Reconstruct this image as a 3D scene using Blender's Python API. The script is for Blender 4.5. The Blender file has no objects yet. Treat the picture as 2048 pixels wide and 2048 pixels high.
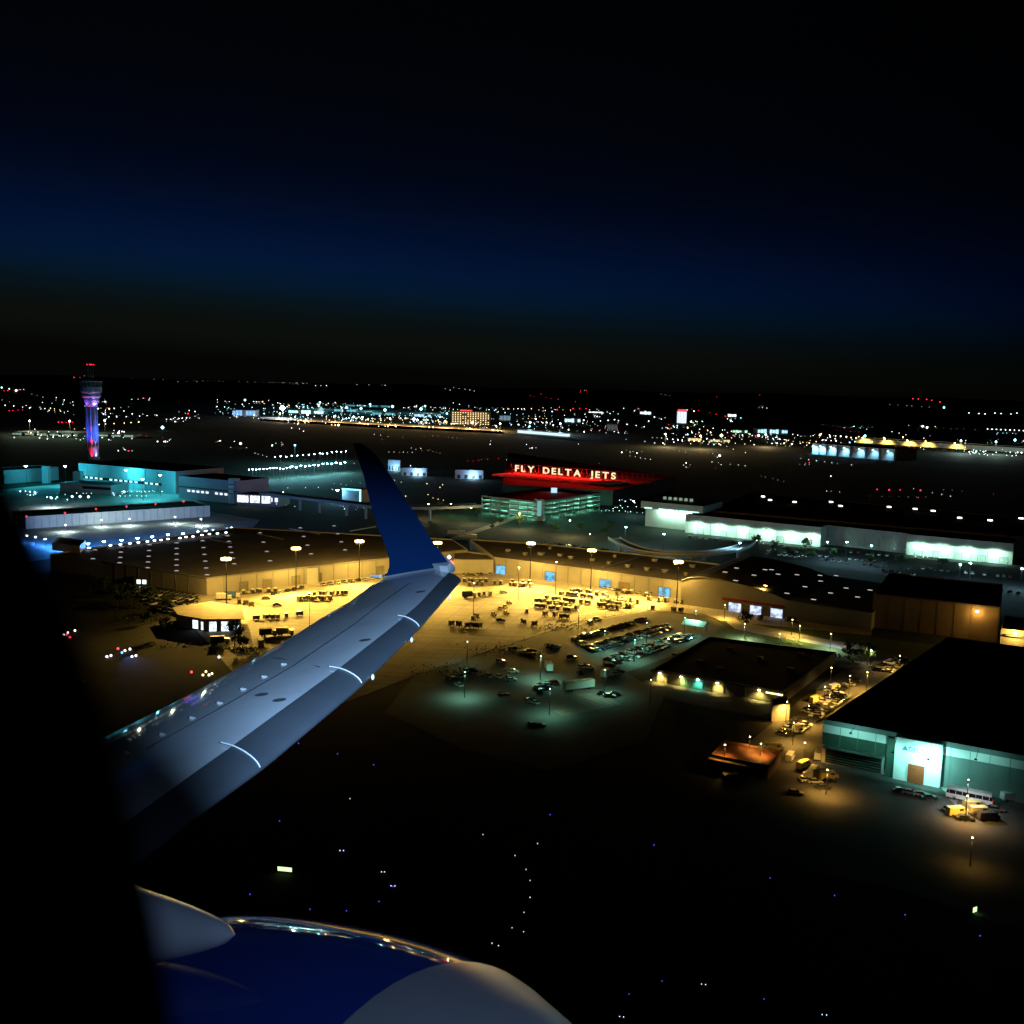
import bpy, math, random
from mathutils import Vector, Matrix
random.seed(11)
RU = random.uniform
S = bpy.context.scene
COL = S.collection
PI = math.pi

# ------------------------------------------------------------------ camera, sky, exposure
HC = 110.0                                   # height of the aeroplane window above the airfield
FPX = 2048.0                                 # focal length in pixels of the 2048 px photograph
PITCH = math.atan(263 / 2048); ROLL = math.atan(0.0254)
CAM = Vector((0, 0, HC))
FW = Vector((0, math.cos(PITCH), -math.sin(PITCH)))
_R0 = Vector((1, 0, 0)); _U0 = Vector((0, math.sin(PITCH), math.cos(PITCH)))
RT = _R0 * math.cos(ROLL) + _U0 * math.sin(ROLL)
UP = -_R0 * math.sin(ROLL) + _U0 * math.cos(ROLL)
cd = bpy.data.cameras.new('camera'); cam = bpy.data.objects.new('camera', cd); COL.objects.link(cam)
M = Matrix.Identity(4)
for i in range(3):
    M[i][0] = RT[i]; M[i][1] = UP[i]; M[i][2] = -FW[i]; M[i][3] = CAM[i]
cam.matrix_world = M
cd.sensor_width = 36; cd.lens = 36; cd.clip_start = 0.02; cd.clip_end = 60000
cd.dof.use_dof = True; cd.dof.focus_distance = 400; cd.dof.aperture_fstop = 9.0
S.camera = cam

w = bpy.data.worlds.new('World'); S.world = w; w.use_nodes = True
nt = w.node_tree; nt.nodes.clear()
def N(t, **k):
    n = nt.nodes.new(t)
    for a, b in k.items(): setattr(n, a, b)
    return n
tc = N('ShaderNodeTexCoord'); rmp = N('ShaderNodeValToRGB')
tl_ = N('ShaderNodeVectorMath', operation='DOT_PRODUCT'); tl_.inputs[1].default_value = (.045, 0, 1)      # the band hangs lower towards the night side
nt.links.new(tc.outputs['Generated'], tl_.inputs[0]); nt.links.new(tl_.outputs['Value'], rmp.inputs[0])
# night sky after dusk: smog layer at the horizon, a last blue band, black above
stops = [(0.0, (.0010, .0009, .0008)), (.012, (.0022, .0020, .0017)), (.035, (.0033, .0031, .0026)), (.052, (.0030, .0033, .0036)), (.072, (.0020, .0043, .0085)),
         (.092, (.0010, .0060, .0190)), (.117, (.0007, .0054, .0310)), (.15, (.0006, .0036, .0225)), (.19, (.0006, .0021, .0115)),
         (.24, (.0005, .0011, .0048)), (.30, (.0005, .0009, .0028)), (.38, (.0005, .0006, .0012)), (1.0, (.0003, .0003, .0006))]
cr = rmp.color_ramp; cr.interpolation = 'B_SPLINE'
while len(cr.elements) < len(stops): cr.elements.new(0.5)
for e, (p_, c_) in zip(cr.elements, stops):
    e.position = p_ * (.80 if p_ < .9 else 1); e.color = (c_[0] * 1.1, c_[1] * 1.5, c_[2] * 1.18, 1)
dot = N('ShaderNodeVectorMath', operation='DOT_PRODUCT'); dot.inputs[1].default_value = (-0.26, 0.966, 0)
nt.links.new(tc.outputs['Generated'], dot.inputs[0])
mr = N('ShaderNodeMapRange'); mr.inputs[1].default_value = 0.70; mr.inputs[2].default_value = 1.0
mr.inputs[3].default_value = 0.18; mr.inputs[4].default_value = 1.0
nt.links.new(dot.outputs['Value'], mr.inputs[0])
bg = N('ShaderNodeBackground'); out = N('ShaderNodeOutputWorld')
nt.links.new(rmp.outputs[0], bg.inputs[0]); nt.links.new(mr.outputs[0], bg.inputs[1]); nt.links.new(bg.outputs[0], out.inputs[0])

S.view_settings.view_transform = 'Standard'; S.view_settings.look = 'None'
S.view_settings.exposure = 0; S.view_settings.gamma = 1; S.view_settings.use_curve_mapping = False
S.render.engine = 'CYCLES'
cy = S.cycles
cy.use_denoising = True; cy.max_bounces = 4; cy.diffuse_bounces = 2; cy.glossy_bounces = 3; cy.volume_bounces = 0
cy.transparent_max_bounces = 8; cy.use_light_tree = True; cy.sample_clamp_indirect = 4.0
cy.caustics_reflective = False; cy.caustics_refractive = False

# ------------------------------------------------------------------ from a viewing direction to a place
def ray(u, v): return (FW * FPX + RT * (u - 1024) - UP * (v - 1024)).normalized()
def P(u, v, z=0.0):
    d = ray(u, v); t = (z - HC) / d.z
    return CAM + d * t
def at(u, v, dep): return CAM + FW * dep + RT * ((u - 1024) / FPX * dep) - UP * ((v - 1024) / FPX * dep)
def proj(p):
    q = Vector(p) - CAM; d = q.dot(FW)
    return 1024 + FPX * q.dot(RT) / d, 1024 - FPX * q.dot(UP) / d, d

# ------------------------------------------------------------------ materials
MATS = {}
def mat(name, col, rough=.8, var=.18, scale=.15, metal=0.0, spec=.3, coat=0.0, bump=0.0):
    if name in MATS: return MATS[name]
    m = bpy.data.materials.new(name); m.use_nodes = True; t = m.node_tree
    b = t.nodes['Principled BSDF']
    b.inputs['Roughness'].default_value = rough; b.inputs['Metallic'].default_value = metal
    b.inputs['Specular IOR Level'].default_value = spec; b.inputs['Coat Weight'].default_value = coat
    b.inputs['Coat Roughness'].default_value = .06
    if var > 0:
        c = t.nodes.new('ShaderNodeTexCoord'); n = t.nodes.new('ShaderNodeTexNoise'); r = t.nodes.new('ShaderNodeValToRGB')
        n.inputs['Scale'].default_value = scale; n.inputs['Detail'].default_value = 6; n.inputs['Roughness'].default_value = .65
        t.links.new(c.outputs['Object'], n.inputs['Vector']); t.links.new(n.outputs['Fac'], r.inputs[0])
        r.color_ramp.elements[0].position = .3; r.color_ramp.elements[1].position = .7
        r.color_ramp.elements[0].color = (*[x * (1 - var) for x in col], 1)
        r.color_ramp.elements[1].color = (*[min(1, x * (1 + var)) for x in col], 1)
        t.links.new(r.outputs[0], b.inputs['Base Color'])
        if bump:
            bp = t.nodes.new('ShaderNodeBump'); bp.inputs['Strength'].default_value = bump
            t.links.new(n.outputs['Fac'], bp.inputs['Height']); t.links.new(bp.outputs[0], b.inputs['Normal'])
    else:
        b.inputs['Base Color'].default_value = (*col, 1)
    MATS[name] = m; return m
def emi(name, col, k, sample=False):
    if name in MATS: return MATS[name]
    m = bpy.data.materials.new(name); m.use_nodes = True; t = m.node_tree; t.nodes.clear()
    e = t.nodes.new('ShaderNodeEmission'); o = t.nodes.new('ShaderNodeOutputMaterial')
    e.inputs[0].default_value = (*col, 1); e.inputs[1].default_value = k
    t.links.new(e.outputs[0], o.inputs[0])
    m.cycles.emission_sampling = 'AUTO' if sample else 'NONE'
    MATS[name] = m; return m
def emi_room(name, col, k, scale=.5):
    """a lit interior seen through an opening: brighter and darker patches"""
    if name in MATS: return MATS[name]
    m = emi(name, col, k); t = m.node_tree
    c = t.nodes.new('ShaderNodeTexCoord'); n = t.nodes.new('ShaderNodeTexNoise'); r = t.nodes.new('ShaderNodeValToRGB')
    n.inputs['Scale'].default_value = scale; n.inputs['Detail'].default_value = 3
    t.links.new(c.outputs['Object'], n.inputs[0]); t.links.new(n.outputs['Fac'], r.inputs[0])
    r.color_ramp.elements[0].position = .38; r.color_ramp.elements[1].position = .58
    r.color_ramp.elements[0].color = (*[x * .35 for x in col], 1); r.color_ramp.elements[1].color = (*col, 1)
    e = next(x for x in t.nodes if x.type == 'EMISSION'); t.links.new(r.outputs[0], e.inputs[0])
    return m

SOD = (1.0, .59, .10); SODW = (1.0, .74, .34); CYAN = (.25, .85, 1.0); ICE = (.55, .82, 1.0); MINT = (.50, 1.0, .74)
TEAL = (.22, .95, .85); WARM = (1.0, .80, .50); RED = (1.0, .03, .03); BLUE = (.08, .10, 1.0); WHITE = (.95, .98, 1.0)
GREENW = (.42, 1.0, .62)
asphalt = mat('asphalt', (.020, .021, .021), .85, .35, .05)
asphalt_pale = mat('worn_asphalt', (.075, .076, .074), .8, .30, .04)
grass_m = mat('dark_grass', (.016, .018, .009), .95, .5, .03)
lawn_m = mat('lawn_grass', (.05, .085, .022), .95, .45, .12)
wall_pale = mat('pale_metal_wall', (.42, .40, .36), .6, .10, .12)
wall_grey = mat('grey_metal_wall', (.24, .25, .25), .6, .14, .1)
wall_dark = mat('brown_wall', (.11, .075, .05), .7, .2, .1)
wall_white = mat('white_panel_wall', (.62, .64, .62), .55, .10, .1)
roof_grey = mat('grey_roof', (.16, .145, .15), .8, .28, .06)
roof_dark = mat('dark_roof_membrane', (.020, .017, .013), .95, .4, .05, spec=.1)
roof_black = mat('black_roof', (.010, .009, .008), .97, .3, .05, spec=.04)
steel = mat('galvanised_steel', (.30, .30, .30), .5, .12, 1.0, .6)
dark_m = mat('dark_paint', (.035, .035, .035), .6, .2, 1.0)
brown_door = mat('rust_brown_door', (.36, .06, .018), .6, .2, .6)
glass_d = mat('dark_glass', (.012, .014, .018), .08, 0, 1, spec=.6)
tyre_m = mat('tyre_rubber', (.02, .02, .02), .9, .2, 4)
curtain_m = mat('cart_curtain', (.10, .085, .075), .8, .3, .9)
cart_roof = mat('cart_roof', (.62, .60, .54), .5, .15, .8)
uld_m = mat('container_aluminium', (.50, .49, .46), .42, .15, .9, .3)
uld_dark = mat('container_side', (.15, .13, .11), .6, .25, .9)
trunk_m = mat('bark', (.06, .045, .03), .9, .3, 2)
leaf_m = mat('leaf_green', (.035, .075, .022), .8, .5, .7)

# concrete yard: slabs with joints, tyre marks and oil stains
def concrete():
    m = mat('yard_concrete', (.36, .33, .27), .8, .0); t = m.node_tree; b = t.nodes['Principled BSDF']
    c = t.nodes.new('ShaderNodeTexCoord')
    n1 = t.nodes.new('ShaderNodeTexNoise'); n1.inputs['Scale'].default_value = .035; n1.inputs['Detail'].default_value = 9; n1.inputs['Roughness'].default_value = .7
    mp = t.nodes.new('ShaderNodeMapping'); mp.inputs['Rotation'].default_value = (0, 0, .13); mp.inputs['Scale'].default_value = (.02, .35, 1)
    n2 = t.nodes.new('ShaderNodeTexNoise'); n2.inputs['Scale'].default_value = 1.0; n2.inputs['Detail'].default_value = 5
    br = t.nodes.new('ShaderNodeTexBrick'); br.offset = 0; br.inputs['Scale'].default_value = 1.0; br.inputs['Mortar Size'].default_value = .12
    br.inputs['Brick Width'].default_value = 7.5; br.inputs['Row Height'].default_value = 7.5
    br.inputs['Color1'].default_value = (.44, .40, .33, 1); br.inputs['Color2'].default_value = (.39, .36, .30, 1); br.inputs['Mortar'].default_value = (.20, .18, .15, 1)
    mp2 = t.nodes.new('ShaderNodeMapping'); mp2.inputs['Rotation'].default_value = (0, 0, .25)
    t.links.new(c.outputs['Object'], mp2.inputs[0]); t.links.new(mp2.outputs[0], br.inputs['Vector'])
    t.links.new(c.outputs['Object'], n1.inputs[0]); t.links.new(c.outputs['Object'], mp.inputs[0]); t.links.new(mp.outputs[0], n2.inputs[0])
    r1 = t.nodes.new('ShaderNodeMapRange'); r1.inputs[1].default_value = .3; r1.inputs[2].default_value = .7; r1.inputs[3].default_value = .55; r1.inputs[4].default_value = 1.15
    r2 = t.nodes.new('ShaderNodeMapRange'); r2.inputs[1].default_value = .3; r2.inputs[2].default_value = .75; r2.inputs[3].default_value = .72; r2.inputs[4].default_value = 1.1
    t.links.new(n1.outputs['Fac'], r1.inputs[0]); t.links.new(n2.outputs['Fac'], r2.inputs[0])
    mu = t.nodes.new('ShaderNodeMath'); mu.operation = 'MULTIPLY'; t.links.new(r1.outputs[0], mu.inputs[0]); t.links.new(r2.outputs[0], mu.inputs[1])
    mx = t.nodes.new('ShaderNodeVectorMath'); mx.operation = 'SCALE'; t.links.new(br.outputs['Color'], mx.inputs[0]); t.links.new(mu.outputs[0], mx.inputs['Scale'])
    t.links.new(mx.outputs[0], b.inputs['Base Color']); return m
yard_m = concrete()

# ------------------------------------------------------------------ mesh helpers
class MB:
    def __init__(s): s.v = []; s.f = []; s.m = []
    def face(s, pts, mi=0):
        i = len(s.v); s.v += [tuple(p) for p in pts]; s.f.append(tuple(range(i, i + len(pts)))); s.m.append(mi); return s
    def box(s, c, d, rz=0.0, mi=0, taper=1.0):
        ca, sa = math.cos(rz), math.sin(rz); i = len(s.v)
        for z, k in ((-1, 1), (1, taper)):
            for x, y in ((-1, -1), (1, -1), (1, 1), (-1, 1)):
                X = x * d[0] / 2 * k; Y = y * d[1] / 2 * k
                s.v.append((c[0] + X * ca - Y * sa, c[1] + X * sa + Y * ca, c[2] + z * d[2] / 2))
        for q in ((3, 2, 1, 0), (4, 5, 6, 7), (0, 1, 5, 4), (1, 2, 6, 5), (2, 3, 7, 6), (3, 0, 4, 7)):
            s.f.append(tuple(i + k for k in q)); s.m.append(mi)
        return s
    def prism(s, xy, z0, z1, mi=0, top=None, cap=True):
        n = len(xy); i = len(s.v)
        s.v += [(p[0], p[1], z0) for p in xy] + [(p[0], p[1], z1) for p in xy]
        for k in range(n):
            j = (k + 1) % n; s.f.append((i + k, i + j, i + n + j, i + n + k)); s.m.append(mi)
        if cap:
            s.f.append(tuple(i + n + k for k in range(n))); s.m.append(mi if top is None else top)
            s.f.append(tuple(i + k for k in reversed(range(n)))); s.m.append(mi)
        return s
    def tube(s, p0, p1, r0, r1=None, n=8, mi=0, cap=True):
        r1 = r0 if r1 is None else r1
        p0 = Vector(p0); p1 = Vector(p1); d = (p1 - p0).normalized()
        a = d.cross(Vector((0, 0, 1)))
        if a.length < 1e-3: a = Vector((1, 0, 0))
        a.normalize(); b = d.cross(a); i = len(s.v)
        for c, r in ((p0, r0), (p1, r1)):
            for k in range(n):
                t = 2 * PI * k / n; s.v.append(tuple(c + a * (r * math.cos(t)) + b * (r * math.sin(t))))
        for k in range(n):
            j = (k + 1) % n; s.f.append((i + k, i + j, i + n + j, i + n + k)); s.m.append(mi)
        if cap:
            s.f.append(tuple(i + k for k in range(n))); s.m.append(mi)
            s.f.append(tuple(i + n + k for k in reversed(range(n)))); s.m.append(mi)
        return s
    def lathe(s, prof, n=12, mi=0, c=(0, 0, 0)):
        i = len(s.v); L = len(prof)
        for r, z in prof:
            for k in range(n):
                t = 2 * PI * k / n; s.v.append((c[0] + r * math.cos(t), c[1] + r * math.sin(t), c[2] + z))
        for q in range(L - 1):
            for k in range(n):
                j = (k + 1) % n; s.f.append((i + q * n + k, i + q * n + j, i + (q + 1) * n + j, i + (q + 1) * n + k)); s.m.append(mi)
        s.f.append(tuple(i + k for k in reversed(range(n)))); s.m.append(mi)
        s.f.append(tuple(i + (L - 1) * n + k for k in range(n))); s.m.append(mi)
        return s
    def octa(s, c, r, mi=0):
        i = len(s.v)
        s.v += [(c[0] + r, c[1], c[2]), (c[0], c[1] + r, c[2]), (c[0] - r, c[1], c[2]), (c[0], c[1] - r, c[2]), (c[0], c[1], c[2] + r), (c[0], c[1], c[2] - r)]
        for k in range(4):
            j = (k + 1) % 4; s.f.append((i + k, i + j, i + 4)); s.f.append((i + j, i + k, i + 5)); s.m += [mi, mi]
        return s
    def mesh(s, name, mats, origin=(0, 0, 0), smooth=False):
        me = bpy.data.meshes.new(name); o = origin
        me.from_pydata([(a - o[0], b - o[1], c - o[2]) for a, b, c in s.v], [], s.f)
        for m in (mats if isinstance(mats, (list, tuple)) else [mats]): me.materials.append(m)
        me.polygons.foreach_set('material_index', s.m)
        if smooth: me.polygons.foreach_set('use_smooth', [True] * len(s.f))
        me.update(); return me
    def build(s, name, mats, parent=None, smooth=False, local=False):
        """vertices in world coordinates unless local; the parent's origin is taken off"""
        o = parent.get('_o', (0, 0, 0)) if (parent is not None and not local) else (0, 0, 0)
        ob = bpy.data.objects.new(name, s.mesh(name, mats, o, smooth)); COL.objects.link(ob)
        if parent is not None: ob.parent = parent
        ob['_o'] = tuple(o)
        return ob
def tag(o, label=None, cat=None, group=None, kind=None):
    if label: o['label'] = label
    if cat: o['category'] = cat
    if group: o['group'] = group
    if kind: o['kind'] = kind
    return o
def thing(name, label, cat, loc=(0, 0, 0), rz=0.0, group=None):
    o = bpy.data.objects.new(name, None); COL.objects.link(o); o.location = loc; o.rotation_euler = (0, 0, rz)
    o.empty_display_size = .5; o['_o'] = tuple(loc) if rz == 0 else (0, 0, 0)
    return tag(o, label, cat, group)
def dup(root, loc, rz=0.0, label=None, group=None, scale=None):
    r = root.copy(); COL.objects.link(r); r.location = loc; r.rotation_euler = (0, 0, rz)
    if scale: r.scale = scale
    if label: r['label'] = label
    if group: r['group'] = group
    for ch in root.children:
        c = ch.copy(); COL.objects.link(c); c.parent = r
        for g in ch.children:
            d = g.copy(); COL.objects.link(d); d.parent = c
    return r
class Kind:
    """first use moves the prototype itself, later uses copy it"""
    def __init__(s, root): s.r = root; s.used = False
    def put(s, loc, rz=0.0, label=None, group=None, scale=None):
        if not s.used:
            s.used = True; s.r.location = loc; s.r.rotation_euler = (0, 0, rz)
            if scale: s.r.scale = scale
            tag(s.r, label, None, group); return s.r
        return dup(s.r, loc, rz, label, group, scale)
def light(kind, loc, power, col, parent=None, r=.4, aim=None, cone=100, blend=.6, name='lamp_light'):
    l = bpy.data.lights.new(name, kind); l.energy = power; l.color = col; l.shadow_soft_size = r
    o = bpy.data.objects.new(name, l); COL.objects.link(o); loc = Vector(loc)
    if kind == 'SPOT':
        l.spot_size = math.radians(cone); l.spot_blend = blend
        o.rotation_euler = (Vector(aim) - loc).to_track_quat('-Z', 'Y').to_euler()
    if parent is not None:
        o.parent = parent; o.location = loc - Vector(parent.get('_o', (0, 0, 0)))
    else: o.location = loc
    return o
def struct(name, pts, z, m, label=None):
    b = MB(); b.face([(p[0], p[1], z) for p in pts])
    o = b.build(name, m); o['kind'] = 'structure'
    if label: o['label'] = label
    return o
def px(lst, z=0.0): return [P(u, v, z) for u, v in lst]
def ccw(pts):
    a = sum(pts[i][0] * pts[(i + 1) % len(pts)][1] - pts[(i + 1) % len(pts)][0] * pts[i][1] for i in range(len(pts)))
    return pts if a > 0 else pts[::-1]
def inset(pts, d):
    pts = [Vector((p[0], p[1])) for p in ccw(pts)]; n = len(pts); out_ = []
    for i in range(n):
        a, b, c = pts[i - 1], pts[i], pts[(i + 1) % n]
        e1 = (b - a).normalized(); e2 = (c - b).normalized()
        n1 = Vector((-e1.y, e1.x)); n2 = Vector((-e2.y, e2.x)); k = n1 + n2
        k = k / max(.25, k.dot(n1)); out_.append(b + k * d)
    return out_
def building(name, label, pts, h, wm, rm, cat='building', group=None, para=.7, z0=0.0):
    """prism of walls with a parapet and a sunk roof sheet"""
    pts = ccw([Vector((p[0], p[1])) for p in pts]); c = sum(pts, Vector((0, 0))) / len(pts)
    t = thing(name, label, cat, (c.x, c.y, z0), 0, group)
    ins = inset(pts, .45); n = len(pts); b = MB()
    for i in range(n):
        j = (i + 1) % n; p, q, pi, qi = pts[i], pts[j], ins[i], ins[j]
        b.face([(p.x, p.y, z0), (q.x, q.y, z0), (q.x, q.y, h), (p.x, p.y, h)])
        b.face([(p.x, p.y, h), (q.x, q.y, h), (qi.x, qi.y, h), (pi.x, pi.y, h)])
        b.face([(pi.x, pi.y, h), (qi.x, qi.y, h), (qi.x, qi.y, h - para), (pi.x, pi.y, h - para)])
    b.build('wall', wm, t)
    r = MB(); r.face([(p.x, p.y, h - para) for p in ins]); r.build('roof', rm, t)
    return t
class Wall:
    """a stretch of wall from a to b, seen from the camera's side"""
    def __init__(s, a, b):
        s.a = Vector((a[0], a[1], 0)); s.b = Vector((b[0], b[1], 0)); d = s.b - s.a; s.L = d.length; s.d = d.normalized()
        n = Vector((s.d.y, -s.d.x, 0)); s.n = n if n.dot(CAM - s.a) * 1 > 0 and (n.x * (CAM.x - s.a.x) + n.y * (CAM.y - s.a.y)) > 0 else -n
        s.rz = math.atan2(s.d.y, s.d.x)
    def p(s, x, z=0.0, o=0.0): q = s.a + s.d * x + s.n * o; return Vector((q.x, q.y, z))
    def slab(s, mb, x0, x1, z0, z1, o0, o1, mi=0):
        c = s.p((x0 + x1) / 2, (z0 + z1) / 2, (o0 + o1) / 2)
        return mb.box(c, (x1 - x0, abs(o1 - o0), z1 - z0), s.rz, mi)
    def opening(s, t, x, wd, z0, z1, pane_m, frame_m, name='bay_door', out_=.0, fw=.35, panes=0):
        f = MB(); s.slab(f, x - wd / 2 - fw, x - wd / 2, z0, z1 + fw, -.1 + out_, .3 + out_); s.slab(f, x + wd / 2, x + wd / 2 + fw, z0, z1 + fw, -.1 + out_, .3 + out_)
        s.slab(f, x - wd / 2, x + wd / 2, z1, z1 + fw, -.1 + out_, .3 + out_)
        fr = f.build(name, frame_m, t)
        g = MB(); s.slab(g, x - wd / 2, x + wd / 2, z0, z1, -.05 + out_, .06 + out_); g.build('pane', pane_m, fr)
        if panes:
            k = MB()
            for i in range(1, panes): s.slab(k, x - wd / 2 + wd * i / panes - .06, x - wd / 2 + wd * i / panes + .06, z0, z1, .07 + out_, .16 + out_)
            k.build('mullion', frame_m, fr)
        return fr

# ------------------------------------------------------------------ ground
G = MB(); G.face([(-9000, -150, -.4), (9000, -150, -.4), (9000, 15500, -.4), (-9000, 15500, -.4)])
g = G.build('ground', grass_m); g['kind'] = 'structure'; g['label'] = 'dark grass and earth of the airfield and the city beyond'
g.data.transform(Matrix.Translation((0, 0, .3)))        # lies at -0.1
YARD = [(396, 1186), (700, 1150), (990, 1138), (1361, 1190), (1412, 1228), (1294, 1222), (1171, 1244), (1048, 1283), (954, 1313), (827, 1352), (640, 1425), (470, 1350), (395, 1262)]
struct('cargo_yard', px(YARD), 0.0, yard_m, 'concrete yard of the cargo building, amber under its masts')
struct('staff_car_park', px([(827, 1352), (954, 1313), (1048, 1283), (1171, 1244), (1294, 1222), (1412, 1228), (1450, 1252), (1412, 1288), (1250, 1345), (1330, 1390), (1290, 1480), (1100, 1545), (930, 1500), (770, 1425)]), .004, asphalt_pale, 'worn asphalt car park under dim greenish lamps')
struct('loading_apron', px([(1361, 1206), (1572, 1234), (1746, 1252), (1742, 1272), (1440, 1241), (1404, 1226)]), .008, yard_m, 'pale loading apron before the arched hangar')
struct('side_path', px([(1452, 1243), (1478, 1243), (1560, 1259), (1660, 1280), (1745, 1294), (1740, 1308), (1640, 1290), (1540, 1272), (1470, 1258)]), .012, mat('pale_path', (.34, .33, .30), .8, .2, .1), 'pale curved path running down to the warm lamp')
struct('lawn', px([(1440, 1252), (1470, 1258), (1540, 1272), (1640, 1290), (1740, 1308), (1720, 1330), (1560, 1300), (1420, 1276)]), .006, lawn_m, 'strip of green lawn beneath the path')
struct('upper_lawn', px([(1478, 1242), (1560, 1254), (1742, 1274), (1890, 1292), (1860, 1320), (1745, 1294), (1660, 1280), (1560, 1259)]), .006, lawn_m, 'strip of green lawn above the path')
struct('street', px([(1742, 1300), (1880, 1290), (1900, 1300), (1700, 1420), (1620, 1530), (1560, 1600), (1400, 1600), (1480, 1500), (1600, 1400)]), .014, asphalt_pale, 'street running down beside the black-roofed hangar')
struct('hangar_forecourt', px([(1560, 1530), (1642, 1522), (1760, 1545), (2048, 1606), (2250, 1650), (2250, 1920), (1980, 1840), (1800, 1780), (1600, 1740), (1430, 1640)]), .018, asphalt_pale, 'forecourt of the teal-lit hangar')
struct('shed_yard', px([(1290, 1360), (1430, 1385), (1580, 1412), (1560, 1440), (1400, 1412), (1270, 1382)]), .010, asphalt_pale, 'narrow yard along the low building')
struct('west_apron', px([(-60, 985), (165, 964), (356, 984), (420, 1012), (60, 1044), (-60, 1050)], 0), .02, yard_m, 'concrete apron lit cyan below the long terminal wall')
struct('blue_apron', px([(-60, 1066), (60, 1054), (425, 1024), (520, 1040), (500, 1062), (180, 1106), (-60, 1140)], 0), .024, mat('service_road_concrete', (.30, .31, .32), .8, .3, .04), 'blue-lit service road behind the cargo roof')
struct('east_car_park', px([(1225, 1094), (1440, 1062), (1640, 1092), (2060, 1132), (2250, 1170), (2250, 1215), (2040, 1192), (1560, 1120), (1460, 1132), (1230, 1112)]), .02, asphalt, 'dark car park before the mint-lit warehouse')
struct('approach_road', px([(880, 1090), (884, 1082), (1000, 1042), (1060, 1020), (1066, 1024), (1006, 1048)]), .03, mat('pale_kerbed_road', (.30, .28, .24), .8, .2, .05), 'pale road climbing past the cargo roof to the parking structure')
struct('far_taxiway', px([(520, 834), (700, 842), (1000, 858), (1010, 868), (760, 856), (520, 842)]), .05, yard_m, 'far apron under amber floodlights')
struct('runway', px([(-200, 800), (2300, 930), (2300, 946), (-200, 808)]), .05, asphalt, 'dark runway across the airfield')

# painted stalls and lanes
pm = mat('faded_paint', (.55, .50, .42), .7, .3, .5)
pr = mat('faded_red_paint', (.42, .22, .16), .7, .3, .5)
def strip(mb, a, b, wd, z):
    a = Vector(a); b = Vector(b); d = (b - a).normalized(); n = Vector((-d.y, d.x, 0)) * wd / 2
    mb.face([(a - n).to_tuple()[:2] + (z,), (b - n).to_tuple()[:2] + (z,), (b + n).to_tuple()[:2] + (z,), (a + n).to_tuple()[:2] + (z,)])
b = MB()
for i in range(13):
    t = i / 12
    a_ = P(1070 + t * 52, 1404 + t * 36 - 8); c_ = P(1196 + t * 46, 1386 + t * 22)
    strip(b, a_, c_, .35, .03)
o = b.build('stall_marking', pr); tag(o, 'faded red painted stall lines at the corner of the car park', kind='structure')
b = MB()
for i in range(14):
    t = i / 13
    strip(b, P(1142 + 110 * t, 1232 - 20 * t), P(1200 + 90 * t, 1222 - 14 * t + 2), .3, .03)
for k in range(3): strip(b, P(520 + 40 * k, 1262 - 12 * k), P(860 + 60 * k, 1222 - 10 * k), .3, .03)
for k in range(5): strip(b, P(905 + 45 * k, 1180 + 7 * k), P(1010 + 60 * k, 1172 + 8 * k), .3, .03)
o = b.build('yard_marking', pm); tag(o, 'pale painted lanes on the cargo yard', kind='structure')

# ------------------------------------------------------------------ cargo building round the yard
HW = 9.0
A0 = P(207, 1156); A1 = P(414, 1191); B1 = P(935, 1128); BK0 = P(470, 1054, HW); BK1 = P(172, 1096, HW); BK2 = P(100, 1108, HW)
cargo = building('cargo_building', 'huge flat-roofed cargo building wrapped round the amber yard, dark roof dotted with skylights', [A0, A1, B1, P(905, 1078, HW), BK0, BK1, BK2], HW, wall_pale, roof_grey)
W1 = Wall(A1, B1)
W0 = Wall(A0, A1)
rib = MB()
n_ = int(W1.L / 9)
for i in range(1, n_): W1.slab(rib, i * 9 - .12, i * 9 + .12, 0, HW - .4, 0.0, .16)
for i in range(1, int(W0.L / 9)): W0.slab(rib, i * 9 - .12, i * 9 + .12, 0, HW - .4, 0.0, .16)
tag(rib.build('wall_joint', wall_grey, cargo), kind='stuff')
kb = MB(); W1.slab(kb, 0, W1.L, HW - .5, HW + .12, .01, .22); W0.slab(kb, 0, W0.L, HW - .5, HW + .12, .01, .22); kb.build('eaves_trim', wall_grey, cargo)
door_y = mat('roller_door', (.30, .27, .20), .6, .15, .4)
for x in [.12, .2, .3, .38, .62, .72]:
    W1.opening(cargo, W1.L * x, 4.2, 0.02, 4.6, door_y, wall_grey, 'roller_door', panes=3)
# skylights in columns over the roof, each a lit dome on its kerb
sky_m = emi('skylight_glow', (.80, .78, .86), .55)
def sky_at(u, v, parent, z, sx=2.2, sy=1.4, m=None, fr=steel):
    c = P(u, v, z); f = MB().box((c.x, c.y, z - .15), (sx + .4, sy + .4, .5)); a = f.build('skylight', fr, parent)
    MB().box((c.x, c.y, z + .2), (sx, sy, .25), 0, 0, .7).build('pane', m or sky_m, a)
for (u0, v0, u1, v1, k) in ((190, 1100, 186, 1118, 2), (243, 1094, 239, 1126, 4), (299, 1090, 295, 1136, 5), (353, 1086, 353, 1142, 6), (405, 1082, 414, 1150, 6), (455, 1072, 468, 1128, 6), (520, 1066, 540, 1122, 4), (600, 1056, 622, 1108, 4), (668, 1052, 690, 1100, 4)):
    for i in range(k):
        t = i / max(1, k - 1); sky_at(u0 + (u1 - u0) * t, v0 + (v1 - v0) * t, cargo, HW - .5)
tube_m = emi('light_strip_glow', (.45, .55, .70), .9)
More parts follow.
